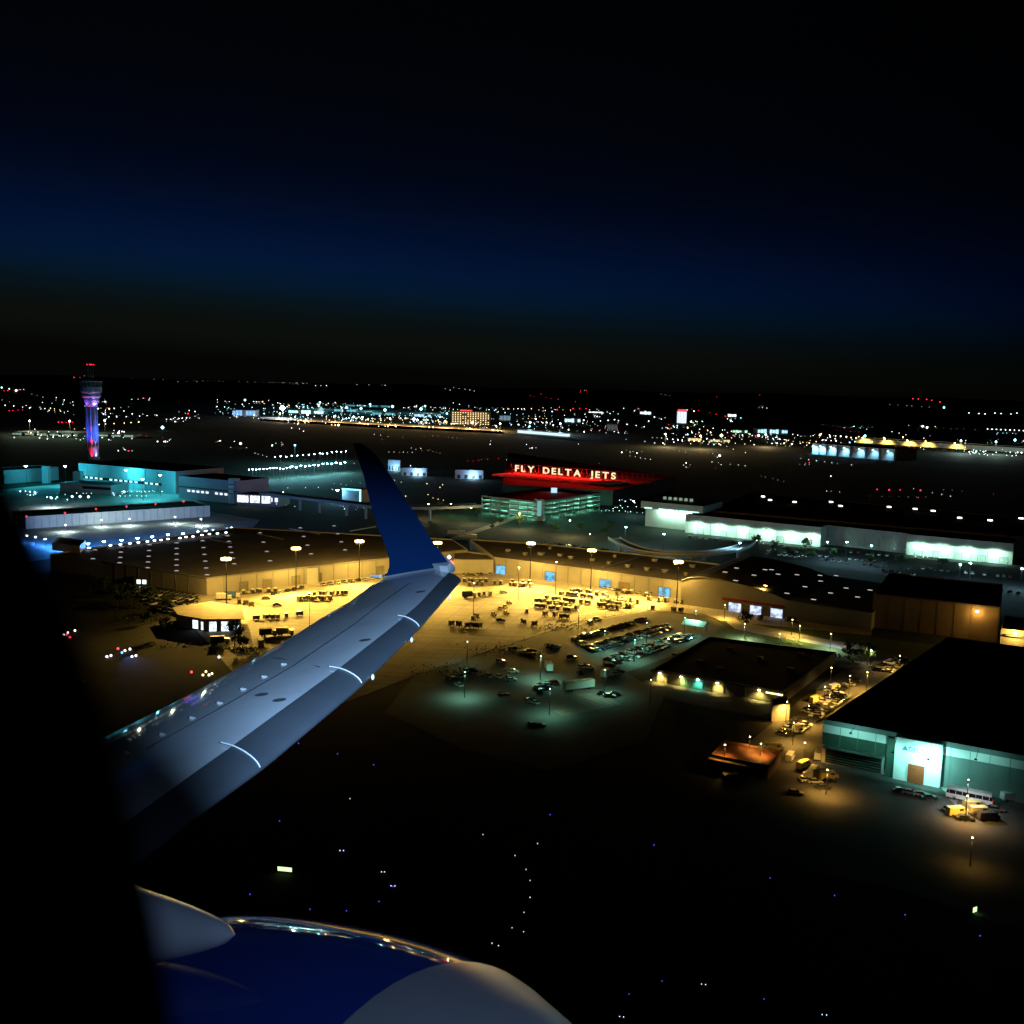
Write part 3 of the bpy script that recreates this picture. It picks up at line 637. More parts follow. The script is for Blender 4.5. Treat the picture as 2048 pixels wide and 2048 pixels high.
cb = emi('canopy_edge_glow', CYAN, 2.6); b = MB(); Wbx.slab(b, 0, Wbx.L, 11.2, 12.3, .05, .5); Wbx.slab(b, Wbx.L - 1.4, Wbx.L, 1, 11.1, .05, .5); Wbx.slab(b, Wbx.L * .3, Wbx.L - 1.5, 0.2, 1.2, .05, .5); b.build('canopy_light', cb, box_t)
# elevated road with piers, dark, in front of the terminal
def viaduct(name, label, pts, z, wd, m, piers, pm_, par=.9, cat='overpass'):
    ps = [P(u, v, z) for u, v in pts]; fine = []
    for i in range(len(ps) - 1):
        p0, p1, p2, p3 = ps[max(0, i - 1)], ps[i], ps[i + 1], ps[min(len(ps) - 1, i + 2)]
        for k in range(6):
            t = k / 6; fine.append(.5 * ((2 * p1) + (p2 - p0) * t + (2 * p0 - 5 * p1 + 4 * p2 - p3) * t * t + (3 * p1 - p0 - 3 * p2 + p3) * t ** 3))
    fine.append(ps[-1]); o = fine[0]; t_ = thing(name, label, cat, (o.x, o.y, 0)); L = []; R_ = []
    for i, q in enumerate(fine):
        d = (fine[min(i + 1, len(fine) - 1)] - fine[max(i - 1, 0)]); d.z = 0; d.normalize(); n = Vector((-d.y, d.x, 0)); L.append(q + n * wd / 2); R_.append(q - n * wd / 2)
    D_ = Vector((0, 0, 1.2)); b = MB()
    for i in range(len(fine) - 1):
        b.face([R_[i], R_[i + 1], L[i + 1], L[i]]); b.face([L[i] - D_, L[i + 1] - D_, R_[i + 1] - D_, R_[i] - D_])
        b.face([R_[i] - D_, R_[i + 1] - D_, R_[i + 1], R_[i]]); b.face([L[i], L[i + 1], L[i + 1] - D_, L[i] - D_])
    b.build('deck', m, t_)
    H_ = Vector((0, 0, par))
    for side in (L, R_):
        b = MB()
        for i in range(len(fine) - 1):
            d = (side[i + 1] - side[i]); n = Vector((-d.y, d.x, 0)).normalized() * .15
            a0, a1 = side[i] + Vector((0, 0, .01)), side[i + 1] + Vector((0, 0, .01))
            b.face([a0 - n, a1 - n, a1 - n + H_, a0 - n + H_]); b.face([a1 + n, a0 + n, a0 + n + H_, a1 + n + H_]); b.face([a0 - n + H_, a1 - n + H_, a1 + n + H_, a0 + n + H_])
        b.build('parapet', pm_, t_)
    for k in piers:
        q = fine[min(len(fine) - 1, int(k * (len(fine) - 1)))]; b = MB(); b.tube((q.x, q.y, 0), (q.x, q.y, z - 1.2), 1.1, n=10); b.box((q.x, q.y, z - 1.7), (wd * .7, 2, .9)); b.build('pier', m, t_)
    return t_
viaduct('curved_ramp', 'curved concrete ramp on piers catching blue-white light', [(1228, 1076), (1252, 1089), (1290, 1101), (1340, 1107), (1392, 1107), (1440, 1103), (1482, 1094), (1500, 1082)], 7.5, 8.0, mat('ramp_concrete', (.34, .35, .36), .7, .12, .2), (.1, .32, .55, .62, .85), mat('ramp_parapet', (.52, .54, .56), .6, .1, .2))
viaduct('dark_overpass', 'dark elevated road on tall piers behind the winglet', [(530, 985), (600, 994), (680, 1003), (760, 1012), (860, 1014), (960, 1010)], 11, 12, mat('grey_concrete', (.22, .24, .25), .8, .15, .1), (.08, .2, .32, .44, .56, .68, .8), mat('grey_concrete', (.22, .24, .25)))

# ------------------------------------------------------------------ parking structure
pk0, pk1, pk2 = P(962, 1028), P(1074, 1042), P(1200, 1020)
dec_m = mat('deck_concrete', (.14, .145, .14), .7, .12, .1)
pk = thing('parking_structure', 'four-deck car park glowing green between its floors under the red sign', 'car park', tuple(pk1))
bk_ = pk0 + (pk2 - pk1); foot = ccw([pk0, pk1, pk2, bk_]); HP = 14.6; LV = 4
for i in range(1, LV + 1):
    z = HP * i / LV - .4; b = MB(); b.prism([(p.x, p.y) for p in foot], z, z + .4); b.build('deck', dec_m, pk)
    ins = inset(foot, .35); b = MB(); n = 4
    for k in range(4):
        p, q, pi, qi = Vector((foot[k].x, foot[k].y)), Vector((foot[(k + 1) % 4].x, foot[(k + 1) % 4].y)), ins[k], ins[(k + 1) % 4]
        for (a, c) in ((p, q), (qi, pi)): b.face([(a.x, a.y, z + .41), (c.x, c.y, z + .41), (c.x, c.y, z + 1.35), (a.x, a.y, z + 1.35)])
        b.face([(p.x, p.y, z + 1.35), (q.x, q.y, z + 1.35), (qi.x, qi.y, z + 1.35), (pi.x, pi.y, z + 1.35)])
    b.build('parapet', dec_m, pk)
for (a, c, k) in ((pk0, pk1, 6), (pk1, pk2, 9)):
    for i in range(k + 1):
        q = a + (c - a) * (i / k); q = q + (bk_ - q).normalized() * .9; b = MB(); b.box((q.x, q.y, HP / 2 - .45), (.7, .7, HP - .9), math.atan2((pk2 - pk1).y, (pk2 - pk1).x)); b.build('column', dec_m, pk)
b = MB(); b.prism([(p.x, p.y) for p in inset(foot, 17)], .02, HP - .5); b.build('core_wall', wall_white, pk)
strip_m = emi('deck_tube_glow', (.50, 1.0, .80), 7)
for i in range(LV):
    z = HP * (i + 1) / LV - .75; b = MB()
    for (a, c, k) in ((pk0, pk1, 7), (pk1, pk2, 9)):
        for j in range(k):
            q = a + (c - a) * ((j + .5) / k); q = q + (bk_ - q).normalized() * 7
            b.box((q.x, q.y, z), (3.2, .5, .18), math.atan2((c - a).y, (c - a).x))
            if j % 2 == 0: light('POINT', (q.x, q.y, z - .5), 4500, (.24, 1.0, .62), pk, .3)
    tag(b.build('ceiling_tube', strip_m, pk), kind='stuff')
q = pk1; b = MB(); b.box((q.x + 1.5, q.y + 4, 8.6), (6, 6, 17.2), .4); b.build('stair_tower', wall_grey, pk)
b = MB(); b.box((q.x + 1.5, q.y + .8, 10), (3.6, .3, 12), .4); b.build('stair_glazing', emi('stair_glow', (.30, .85, .80), .5), pk)
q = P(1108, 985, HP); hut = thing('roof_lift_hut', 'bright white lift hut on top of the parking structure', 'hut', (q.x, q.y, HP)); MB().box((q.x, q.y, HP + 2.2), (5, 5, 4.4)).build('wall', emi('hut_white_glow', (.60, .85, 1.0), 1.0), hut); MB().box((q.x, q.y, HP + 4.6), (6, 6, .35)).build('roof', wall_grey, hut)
pz_ = HP + .02
b = MB()
for i in range(9):
    a = pk0 + (pk1 - pk0) * (i / 9) ; c = a + (pk2 - pk1) * .9; strip(b, a + (pk2 - pk1) * .1, c, .4, pz_)
b.build('bay_marking', mat('deck_paint', (.6, .62, .6), .6, .1), pk)

# ------------------------------------------------------------------ roof sign over the long dark hall
ZS = 14.0
sg = [P(1004, 969, ZS), P(1226, 981, ZS), P(1352, 952, ZS), P(1016, 905, ZS)]
hallr = building('long_dark_hall', 'long dark hall whose ribbed roof glows red under the great sign', sg, ZS, dark_m, mat('felt_roof', (.20, .16, .15), .8, .3, .06), 'hall', para=.3)
fa, fb = P(1018, 946, ZS), P(1235, 964, ZS); fb2 = P(1338, 966, ZS)
Wsn = Wall(fa, fb); dirx = Wsn.d
for i in range(2, 20):
    a = Wsn.p(Wsn.L * i / 17, ZS, 5); c = Wsn.p(Wsn.L * i / 17 - 9, ZS, 40)
    d = c - a; n = Vector((-d.y, d.x, 0)).normalized() * .9
    r_ = MB(); A_, C_ = a + Vector((0, 0, -.29)), c + Vector((0, 0, -.29)); tp = Vector((0, 0, 2.3))
    r_.face([A_ - n, C_ - n, C_ + tp]); r_.face([A_ - n, C_ + tp, A_ + tp]); r_.face([C_ + n, A_ + n, A_ + tp]); r_.face([C_ + n, A_ + tp, C_ + tp]); r_.face([C_ - n, C_ + n, C_ + tp]); r_.face([A_ + n, A_ - n, A_ + tp])
    r_.build('roof_rib', mat('pale_rib', (.34, .28, .25), .7, .2, .2), hallr)
sign = thing('roof_sign', 'great rooftop sign of cream letters on a red-lit lattice frame', 'sign', tuple(Wsn.p(0, ZS)))
LH = 6.3; ZL = ZS + 2.6
cream = emi('sign_letter_glow', (1.0, .66, .36), 1.5, True)
x0, _ = hgt(Wsn, 1031, 938); x1, _ = hgt(Wsn, 1232, 950)
letters('FLY DELTA JETS', Wsn, x0, x1, ZL, LH, .6, cream, sign, depth=.5, bold=.2, sp=1.5)
fr_m = mat('sign_steel', (.10, .08, .075), .6, .1)
for i in range(0, 30):
    x = x0 - 6 + i * 5.6
    b = MB(); b.tube(Wsn.p(x, ZS - .3, -.6), Wsn.p(x, ZL + LH + 1.2, -.6), .16, n=4); b.tube(Wsn.p(x, ZS - .3, -6), Wsn.p(x, ZL + LH, -.8), .12, n=4); b.build('frame_post', fr_m, sign)
for z in (ZS + 1.8, ZL + LH * .5, ZL + LH + 1.0):
    b = MB(); b.tube(Wsn.p(x0 - 7, z, -.35), Wsn.p(x0 - 6 + 29 * 5.6, z, -.35), .14, n=4); b.build('frame_rail', fr_m, sign)
for i in range(9):
    x = x0 + (x1 - x0) * (i + .5) / 9; q = Wsn.p(x, ZS + 5.5, 13); MB().tube(q, (q.x, q.y, ZS - .3), .12, n=4).build('floodlight_post', dark_m, sign); MB().box(q - Vector((0, 0, .5)), (1, 1, .4), Wsn.rz).build('red_floodlight', dark_m, sign)
    light('POINT', q + Vector((0, 0, .2)), 20000, (1.0, .010, .006), sign, .3)
    if i % 2 == 0:
        q = Wsn.p(x, ZL + 2, -6); MB().box(q - Vector((0, 0, .5)), (.8, .8, .4), Wsn.rz).build('red_floodlight', dark_m, sign); light('POINT', q + Vector((0, 0, .2)), 30000, (1.0, .012, .008), sign, .3)

# ------------------------------------------------------------------ mint-lit warehouse and its neighbours
wa, wb_, = P(1370, 1065), P(1640, 1094)
mint1 = Wall(wa, wb_); wood = mat('mint_wall', (.55, .58, .54), .6, .08, .06)
mw1 = building('mint_lit_warehouse', 'long warehouse with a mint-lit wall ending in a sharp corner', [wa, wb_, wb_ - mint1.n * 70, wa - mint1.n * 70], 13.8, wood, roof_black)
wc, wd_ = P(1642, 1088), P(1812, 1107); mint2 = Wall(wc, wd_)
mw2 = building('recessed_warehouse', 'dim recessed warehouse front between the two mint-lit walls', [wc, wd_, wd_ - mint2.n * 60, wc - mint2.n * 60], 13.6, wall_grey, roof_black)
we, wf = P(1812, 1109), P(2024, 1130); mint3 = Wall(we, wf)
mw3 = building('east_mint_warehouse', 'second mint-lit warehouse wall nearest the amber tree', [we, wf, wf - mint3.n * 70, we - mint3.n * 70], 13.8, wood, roof_black)
for W, t_ in ((mint1, mw1), (mint3, mw3), (mint2, mw2)):
    b = MB(); W.slab(b, 0, W.L, 8.6, 13.95, .02, .35); b.build('shaded_upper_band', wall_grey, t_)  # upper wall beyond the lamps: its shade put into a greyer slab
    rib = MB()
    for i in range(1, int(W.L / 10)): W.slab(rib, i * 10 - .15, i * 10 + .15, 0, 8.5, 0, .2)
    tag(rib.build('wall_joint', wall_grey, t_), kind='stuff')
for k in (.12, .3, .5, .72, .92):
    for W, t_ in ((mint1, mw1), (mint3, mw3)):
        W.opening(t_, W.L * k, 4.4, .02, 4.2, mat('pale_dock_door', (.50, .54, .52), .5, .1), wall_grey, 'dock_door', panes=3)
for W, t_, xs in ((mint1, mw1, (.10, .27, .44, .62, .79, .94)), (mint3, mw3, (.13, .34, .58, .84))):
    for x in xs:
        q = W.p(W.L * x, 8.3, 6.2); a = MB(); W.slab(a, W.L * x - .15, W.L * x + .15, 8.5, 8.8, .3, 6.4); arm = a.build('lamp_bracket', steel, t_)
        MB().box(q + Vector((0, 0, .1)), (1.4, .9, .3), W.rz).build('wall_lamp', emi('mint_lamp_glow', (.75, 1.0, .9), 25), arm)
        light('SPOT', q - Vector((0, 0, .3)), 11000, MINT, t_, .5, aim=W.p(W.L * x, 0, .0), cone=158, blend=.35)
# vast roof with small rooflights
ro_pts = [P(1420, 1022, 14), P(2080, 1078, 14), P(2200, 1052, 14), P(1500, 985, 14)]
farhall = building('dark_roofed_depot', 'vast black-roofed depot with a scatter of small square lit rooflights', ro_pts, 14.6, wall_dark, roof_black)
sq_m = emi('rooflight_glow', (.85, 1.0, .85), 4)
for (u, v) in ((1526, 996), (1540, 1003), (1589, 1007), (1662, 1007), (1681, 1015), (1778, 1017), (1830, 1021), (1866, 1025), (1919, 1039), (1980, 1044), (2042, 1040)):
    c = P(u, v, 14.4); f = MB().box((c.x, c.y, 14.6), (3.4, 3.0, 1.4)).build('rooflight', dark_m, farhall); MB().box((c.x, c.y, 15.7), (2.6, 2.6, .9)).build('pane', sq_m, f)
# stepped building with a lit soffit left of it
st0, st1 = P(1290, 1052), P(1388, 1062); Wst = Wall(st0, st1)
stp = building('soffit_lit_building', 'green-grey building with a lit soffit and a row of lamps by the mint warehouse', [st0, st1, st1 - Wst.n * 45, st0 - Wst.n * 45], 14.5, wood, roof_dark)
b = MB(); Wst.slab(b, -2, Wst.L + 8, 14.6, 20.0, -38, 5); up = b.build('upper_storey', mat('greengrey_wall', (.34, .38, .36), .6, .1), stp)
sl = emi('soffit_glow', (.45, .95, .85), 2.0); b = MB()
for (k0, k1) in ((.02, .16), (.28, .4), (.42, .55), (.57, .62), (.64, .8), (.81, .98)): Wst.slab(b, (Wst.L + 6) * k0, (Wst.L + 6) * k1, 14.75, 15.4, 5.02, 5.3)
b.build('soffit_light', sl, stp)
for i in range(6):
    x = Wst.L * (.34 + .12 * i); q = Wst.p(x, 13.2, 1.6); MB().octa(q, .9).build('wall_lamp', emi('mint_lamp_glow', (.75, 1.0, .9), 25), stp); light('POINT', q + Vector((Wst.n.x, Wst.n.y, -1)), 2600, MINT, stp, .4)
for i in range(6):
    q = Wst.p(Wst.L * (.18 + .11 * i), 20, -20); MB().box(q + Vector((0, 0, 1)), (2.4, 1.2, 2)).build('roof_louvre', emi('louvre_glow', (.6, .85, .6), .35), stp)

# ------------------------------------------------------------------ far buildings
def far_box(name, label, u, v, wpx, hpx, m, cat='building', dep=.6, roof=None):
    c = P(u, v); D = (c - CAM).dot(FW); wd = wpx * D / FPX; h = hpx * D / FPX; dp = max(8, wd * dep)
    t = thing(name, label, cat, (c.x, c.y, 0)); MB().prism([(c.x - wd / 2, c.y), (c.x + wd / 2, c.y), (c.x + wd / 2, c.y + dp), (c.x - wd / 2, c.y + dp)], 0, h).build('wall', m, t)
    k = wd / wpx
    MB().box((c.x, c.y + dp / 2, h + .3 * k), (wd + k * .6, dp + k * .6, .6 * k)).build('roof', roof or roof_dark, t)
    return t, c, wd, h, k
hot, c, wd, h, k = far_box('grid_window_hotel', 'wide far hotel with a slanting grid of small amber windows and a red roof sign', 941, 850, 78, 27, wall_dark, 'hotel')
amb = emi('hotel_window_glow', (1.0, .80, .42), 2.4)
for r in range(7):
    for q in range(15):
        if random.random() < .1: continue
        MB().box((c.x - wd / 2 + (q + .7) * wd / 15.4, c.y - .5 * k, h * (r + .6) / 7.4), (1.9 * k, .8 * k, 1.3 * k)).build('window', amb, hot)
MB().box((c.x - wd * .12, c.y, h + 1.6 * k), (24 * k, 1.5 * k, 2.2 * k)).build('roof_sign', emi('far_red_sign', (1, .05, .06), 2.2), hot)
th, c, wd, h, k = far_box('white_tower_block', 'slim far tower block lit white under a red roof sign', 1363, 847, 19, 25, wall_white, 'tower block')
wt_m = emi('tower_block_glow', (.72, .80, 1.0), 1.5)
for q in range(6): MB().box((c.x - wd / 2 + (q + .5) * wd / 6, c.y - .5 * k, h * .5), (2.1 * k, .6 * k, h * .9)).build('lit_bay', wt_m, th)
MB().box((c.x, c.y, h + 1.7 * k), (16 * k, 2 * k, 2.6 * k)).build('roof_sign', emi('far_red_sign', (1, .05, .06), 2.2), th)
for nm, lb, u, v, w_, h_, col, st in (('far_lit_box', 'small far building glowing white below the black hills', 1464, 834, 17, 6, (.8, .95, 1), 2.2), ('far_showroom', 'far showroom with a long white front', 1291, 829, 22, 6, (.75, .95, 1), 2.6), ('far_mall', 'far shopping block lit blue-white among the city lights', 1145, 846, 32, 10, (.50, .8, .95), 1.5),
    ('far_depot', 'far lit depot beside the amber street lamps', 1545, 868, 60, 10, (.4, .8, 1.0), 1.4), ('far_office', 'far dark office with two lit floors', 1225, 862, 20, 14, (.25, .3, .32), .25), ('far_store', 'far store with a bright strip front', 1190, 826, 26, 3, (1, .9, .85), 1.8),
    ('blue_tank_house', 'far pale blue building with bright bays at the end of the amber strip', 488, 832, 46, 12, (.22, .5, .95), 1.2), ('far_dome_hall', 'far white hall ending in a pointed dome', 612, 828, 70, 8, (.45, .95, .95), 2.2),
    ('far_cyan_shed', 'far cyan-lit shed between the domed hall and the hotel', 690, 824, 44, 6, (.2, .7, .85), .9), ('far_teal_depot', 'far teal depot just left of the hotel', 770, 830, 52, 5, (.15, .6, .7), .8), ('far_blue_store', 'far blue-white store above the amber strip', 845, 834, 34, 6, (.4, .75, 1.0), 1.2), ('far_terminal_front', 'far dim cyan terminal front behind the domed hall', 735, 814, 90, 4, (.1, .45, .55), .6), ('far_lit_office', 'far lit office block right of the hotel', 1010, 842, 22, 12, (.3, .5, .6), .5), ('far_green_store', 'far green-white store by the amber street lamps', 1480, 866, 30, 6, (.5, 1.0, .75), 1.2), ('far_cream_hall', 'far cream-lit hall at the runway edge', 1440, 884, 40, 5, (1.0, .8, .4), 1.0), ('far_amber_shed', 'far amber shed right of the slim white tower block', 1390, 882, 26, 6, (1.0, .7, .25), 1.2), ('far_pier', 'far green-white pier left of the control tower', 90, 872, 130, 6, (.5, .7, .5), .45), ('far_pier_end', 'far pale pier right of the control tower', 232, 874, 70, 5, (.5, .75, .6), .5)):
    t, c, wd, h, k = far_box(nm, lb, u, v, w_, h_, wall_grey)
    n = max(3, int(w_ / 6)); lit_m = emi(nm + '_glow', col, st)
    for q in range(n):
        if q % 4 != 3 or n < 5: MB().box((c.x - wd / 2 + (q + .5) * wd / n, c.y - .4 * k, h * .5), (wd / n * .85, .5 * k, h * RU(.5, .85))).build('lit_front', lit_m, t)
    if nm == 'far_dome_hall': MB().lathe([(7 * k, 0), (5 * k, 5 * k), (1.5 * k, 9 * k), (.2 * k, 11 * k)], 10, c=(c.x + wd * .42, c.y + 4 * k, h * .6)).build('dome', emi('far_dome_glow', (.45, .9, .9), .8), t)
# pale boxes right of the winglet
for nm, lb, u, v, w_, h_ in (('pale_blue_shed', 'pale blue box-like shed standing by the winglet tip', 788, 942, 24, 22), ('long_blue_shed', 'long pale blue shed next to the box-like one', 828, 952, 50, 16), ('twin_blue_shed', 'pale grey-blue shed between the winglet and the red sign', 938, 958, 56, 18)):
    t, c, wd, h, k = far_box(nm, lb, u, v, w_, h_, mat('pale_blue_wall', (.30, .38, .48), .6, .12, .1))
    for q in (-.36, -.1, .16, .4): MB().box((c.x + wd * q, c.y - .3 * k, h * .25), (wd * .1, .4 * k, h * .4)).build('dock_door', dark_m, t)
    light('POINT', (c.x + wd * .15, c.y - 9 * k, 6 * k), 11000 if w_ > 24 else 7000, (.45, .75, 1.0), t, .5)
    MB().octa((c.x + wd * .15, c.y - 9 * k, 6 * k + 1.2), .8 * k).build('yard_lamp', emi('ice_lamp_glow', ICE, 12), t)
# far hangar with scalloped blue light
ta, tc_ = P(1624, 908), P(1792, 922); Wq = Wall(ta, tc_); hq = 24 * (ta - CAM).dot(FW) / FPX * .9
tq = building('blue_scalloped_hangar', 'far hangar wall washed by seven blue-white lamps', [ta, tc_, tc_ - Wq.n * 60, ta - Wq.n * 60], hq, wall_white, roof_dark, 'hangar')
for x in (.04, .13, .26, .42, .60, .76, .93):
    b = MB(); Wq.slab(b, Wq.L * x + Wq.L * .05, Wq.L * x + Wq.L * .055, 0, hq * .96, 0, 2); b.build('wall_fin', wall_grey, tq)
    q = Wq.p(Wq.L * x, hq * .8, 7); light('SPOT', q - Vector((0, 0, 1.2)), 26000 * (1.3 - x), (.22, .66, 1.0), tq, .6, aim=Wq.p(Wq.L * x, hq * .35, 0), cone=110, blend=.9)
    MB().box(q, (2, 2, 1)).build('wall_lamp', emi('ice_lamp_glow', ICE, 12), tq)
b = MB()
# long amber hall beyond it
ta, tc_ = P(1712, 885), P(2052, 906); Wq = Wall(ta, tc_); hq2 = 8.5 * (ta - CAM).dot(FW) / FPX
tq2 = building('far_amber_hall', 'long far hall with an amber-lit front beyond the dark runway', [ta, tc_, tc_ - Wq.n * 60, ta - Wq.n * 60], hq2, wall_pale, roof_dark)
for x in (.06, .2, .34, .45, .62):
    q = Wq.p(Wq.L * x, hq2 * 1.1 + 1.6, 14); MB().octa(q, 1.3).build('yard_lamp', emi('amber_lamp_core', (1.0, .72, .30), 30), tq2)
    light('SPOT', Wq.p(Wq.L * x, hq2 * 1.1, 14), 160000, SOD, tq2, .6, aim=Wq.p(Wq.L * x, 0, 4), cone=110, blend=.9)
# ------------------------------------------------------------------ lamps
core_sod = emi('sodium_lamp_glow', (1.0, .66, .22), 9); core_ice = emi('ice_lamp_core', (.72, .92, 1.0), 45); core_cyan = emi('cyan_lamp_core', (.5, .95, 1.0), 45)
core_green = emi('green_white_core', (.6, 1.0, .75), 20); core_amber = emi('amber_lamp_core', (1.0, .72, .30), 30); core_warm = emi('warm_lamp_core', (1.0, .85, .6), 40)
ORD = ['first', 'second', 'third', 'fourth', 'fifth', 'sixth', 'seventh', 'eighth', 'ninth', 'tenth', 'eleventh', 'twelfth', 'thirteenth', 'fourteenth', 'fifteenth', 'sixteenth', 'seventeenth', 'eighteenth', 'nineteenth', 'twentieth']
yc = P(930, 1225)
TGT = [(470, 1242), (600, 1238), (745, 1232), (880, 1222), (1035, 1228), (1165, 1208), (1290, 1207), (1480, 1236)]
masts = [(452, 1117, 'beside the workshop'), (592, 1096, 'beside the pale stair block'), (719, 1082, 'just behind the winglet edge'), (875, 1085, 'its glare touching the winglet'), (1062, 1086, 'before the second blue bay'), (1184, 1100, 'before the third blue bay'), (1357, 1123, 'at the corner of the arched hangar'), (1529, 1171, 'over the arch of the hangar')]
for i, (u, v, wh_) in enumerate(masts):
    zm = 22.0 if i < 7 else 14.0
    H = P(u, v, zm); t = thing('floodlight_mast', 'tall amber floodlight mast ' + wh_, 'lamp mast', (H.x, H.y, 0), 0, 'amber masts round the cargo yard')
    MB().tube((H.x, H.y, 0), H, .34, .16, 8).build('pole', dark_m, t)
    rg = MB(); n = 10 if i < 7 else 6
    for k in range(n):
        a, c = 2 * PI * k / n, 2 * PI * (k + 1) / n; rg.tube(H + Vector((math.cos(a), math.sin(a), 0)) * 1.1, H + Vector((math.cos(c), math.sin(c), 0)) * 1.1, .08, n=4)
    ring = rg.build('lamp_ring', steel, t)
    sz = 1.0 if i < 7 else .5; lum = MB().box((0, 0, 0), (1.25 * sz, 1.1 * sz, 1.0 * sz)).mesh('luminaire', core_sod)
    for k in range(6 if i < 7 else 2):
        a = 2 * PI * k / 6; lo = bpy.data.objects.new('luminaire', lum); COL.objects.link(lo); lo.parent = t; lo.location = (math.cos(a) * 1.75 * sz, math.sin(a) * 1.75 * sz, zm - .2); lo.rotation_euler = (0, 0, a)
    pw = 1.0 if i < 7 else .16
    light('POINT', H - Vector((0, 0, 1.3)), 95000 * pw, SOD, t, .3)
    d = P(*TGT[i]) - H; d.z = 0; d.normalize()
    if i < 7:                                # added shade skirt, there only to cut the light off beyond the yard
        sk = MB(); a0 = math.atan2(d.y, d.x); pp = [(math.cos(a0 + x * .16) * 2.3, math.sin(a0 + x * .16) * 2.3) for x in range(-11, 12)]
        for (x0, y0), (x1, y1) in zip(pp, pp[1:]):
            for k in (1.0, .985): sk.face([(H.x + x0 * k, H.y + y0 * k, zm - 1.68), (H.x + x1 * k, H.y + y1 * k, zm - 1.68), (H.x + x1 * k, H.y + y1 * k, zm - 1.12), (H.x + x0 * k, H.y + y0 * k, zm - 1.12)])
        sk.build('added_shade_skirt', dark_m, t)
    light('SPOT', H - Vector((0, 0, 1.3)), 1150000 * pw * (.8 if i == 0 else 1), SOD, t, .3, aim=H + d * 42 - Vector((0, 0, zm)), cone=112, blend=1.0)

class LampKind:
    """lamp posts of one look: shared pole and head meshes, a real light in each"""
    def __init__(s, core, zm, size, arm=0.0, cut=False, gain=1.0):
        s.cut = cut; s.gain = gain
        s.zm = zm; s.pole = MB().tube((0, 0, 0), (0, 0, zm), .16, .09, 6)
        if arm: s.pole.tube((0, 0, zm - .1), (0, -arm, zm + .15), .07, n=4)
        s.pole = s.pole.mesh('pole', dark_m)
        h = MB(); h.box((0, -arm, zm + .32), (size * 1.1, size * 1.1, .18)); s.head = h.mesh('lamp_head', steel)
        l = MB(); l.lathe([(size * .3, zm - size * .35 + .05), (size * .6, zm + .05), (size * .5, zm + .22)], 8, c=(0, -arm, 0)); s.lens = l.mesh('lens', core); s.arm = arm
    def put(s, loc, label, group, power, col, spot=None, cone=164, name='lamp_post', cat='lamp', scale=1.0):
        t = thing(name, label, cat, tuple(loc), 0, group); z0 = 0
        for nm, me in (('pole', s.pole), ('lamp_head', s.head), ('lens', s.lens)):
            o = bpy.data.objects.new(nm, me); COL.objects.link(o); o.parent = t
        if power:
            power *= s.gain
            if s.cut and spot is None: spot = Vector(loc)
            q = Vector(loc) + Vector((0, -s.arm, s.zm - .9))
            if spot is None: light('POINT', q, power, col, t, .3)
            else: light('SPOT', q, power, col, t, .3, aim=spot, cone=cone, blend=1.0)
        return t
    def head_at(s, u, v, *a, **k):
        q = P(u, v, s.zm); return s.put((q.x, q.y, 0), *a, **k)
near_k = LampKind(core_amber, 17, .55)
for (u, v, wh_) in ((1038, 1135, 'before the first blue bay'), (1113, 1124, 'beside the carts below the second bay'), (948, 1166, 'among the carts right of the wing tip'), (619, 1186, 'above the pale containers')):
    near_k.head_at(u, v, 'thin dim lamp post in the yard ' + wh_, 'thin lamp posts in the cargo yard', 9000 if u == 1038 else 0, SODW, cat='lamp post')
# cyan floodlights of the west apron
ck = LampKind(core_cyan, 19, 2.2)
for i, (u, v, pw) in enumerate(((52, 932, 150000), (130, 932, 170000), (252, 940, 210000), (320, 950, 170000))):
    ck.head_at(u, v, ORD[i] + ' cyan apron floodlight from the dark window edge, below the control tower', 'cyan floodlights of the west apron', pw * .30, (.02, .62, .85), cat='floodlight')
ck.head_at(285, 958, 'added cyan floodlight brightening the apron among the small lamps below the terminal wall', None, 46000, (.05, .75, .95), cat='floodlight')  # extra lamp, added to brighten the apron concrete
bk2 = LampKind(core_ice, 8, 1.2)
bk2.head_at(103, 996, 'lone blue-white lamp out on the cyan apron', None, 26000, ICE)
# blue-white row between the cargo roof and the grey shed
row = [(54, 1071, .25), (71, 1074, .25), (90, 1078, .25), (113, 1082, .5), (136, 1085, .5), (176, 1087, 1), (208, 1083, 1.2), (243, 1080, .8), (275, 1076, .9), (304, 1073, 1), (336, 1069, 1.3), (366, 1067, 1), (396, 1063, .5), (412, 1062, 1.3), (426, 1060, .4), (453, 1057, .6), (463, 1055, .6)]
rk = LampKind(core_ice, 5, 1.7); rks = LampKind(core_ice, 5, 1.0)
for i, (u, v, k) in enumerate(row):
    q = P(u, v, 5); (rk if k > .7 else rks).put((q.x, q.y, 0), ORD[i] + ' blue-white lamp from the dark window edge in the row behind the cargo roof', 'blue-white lamps behind the cargo roof', 42000 * k, (.02, .26, 1.0), cat='lamp')
fk = LampKind(core_ice, 5, .8)
for i, (u, v) in enumerate(((131, 1050), (203, 1040), (259, 1038), (350, 1034), (402, 1038))):
    fk.head_at(u, v, ORD[i] + ' small lamp along the foot of the grey cargo shed wall', 'small lamps along the grey shed', 11000, (.75, 1.0, .9))
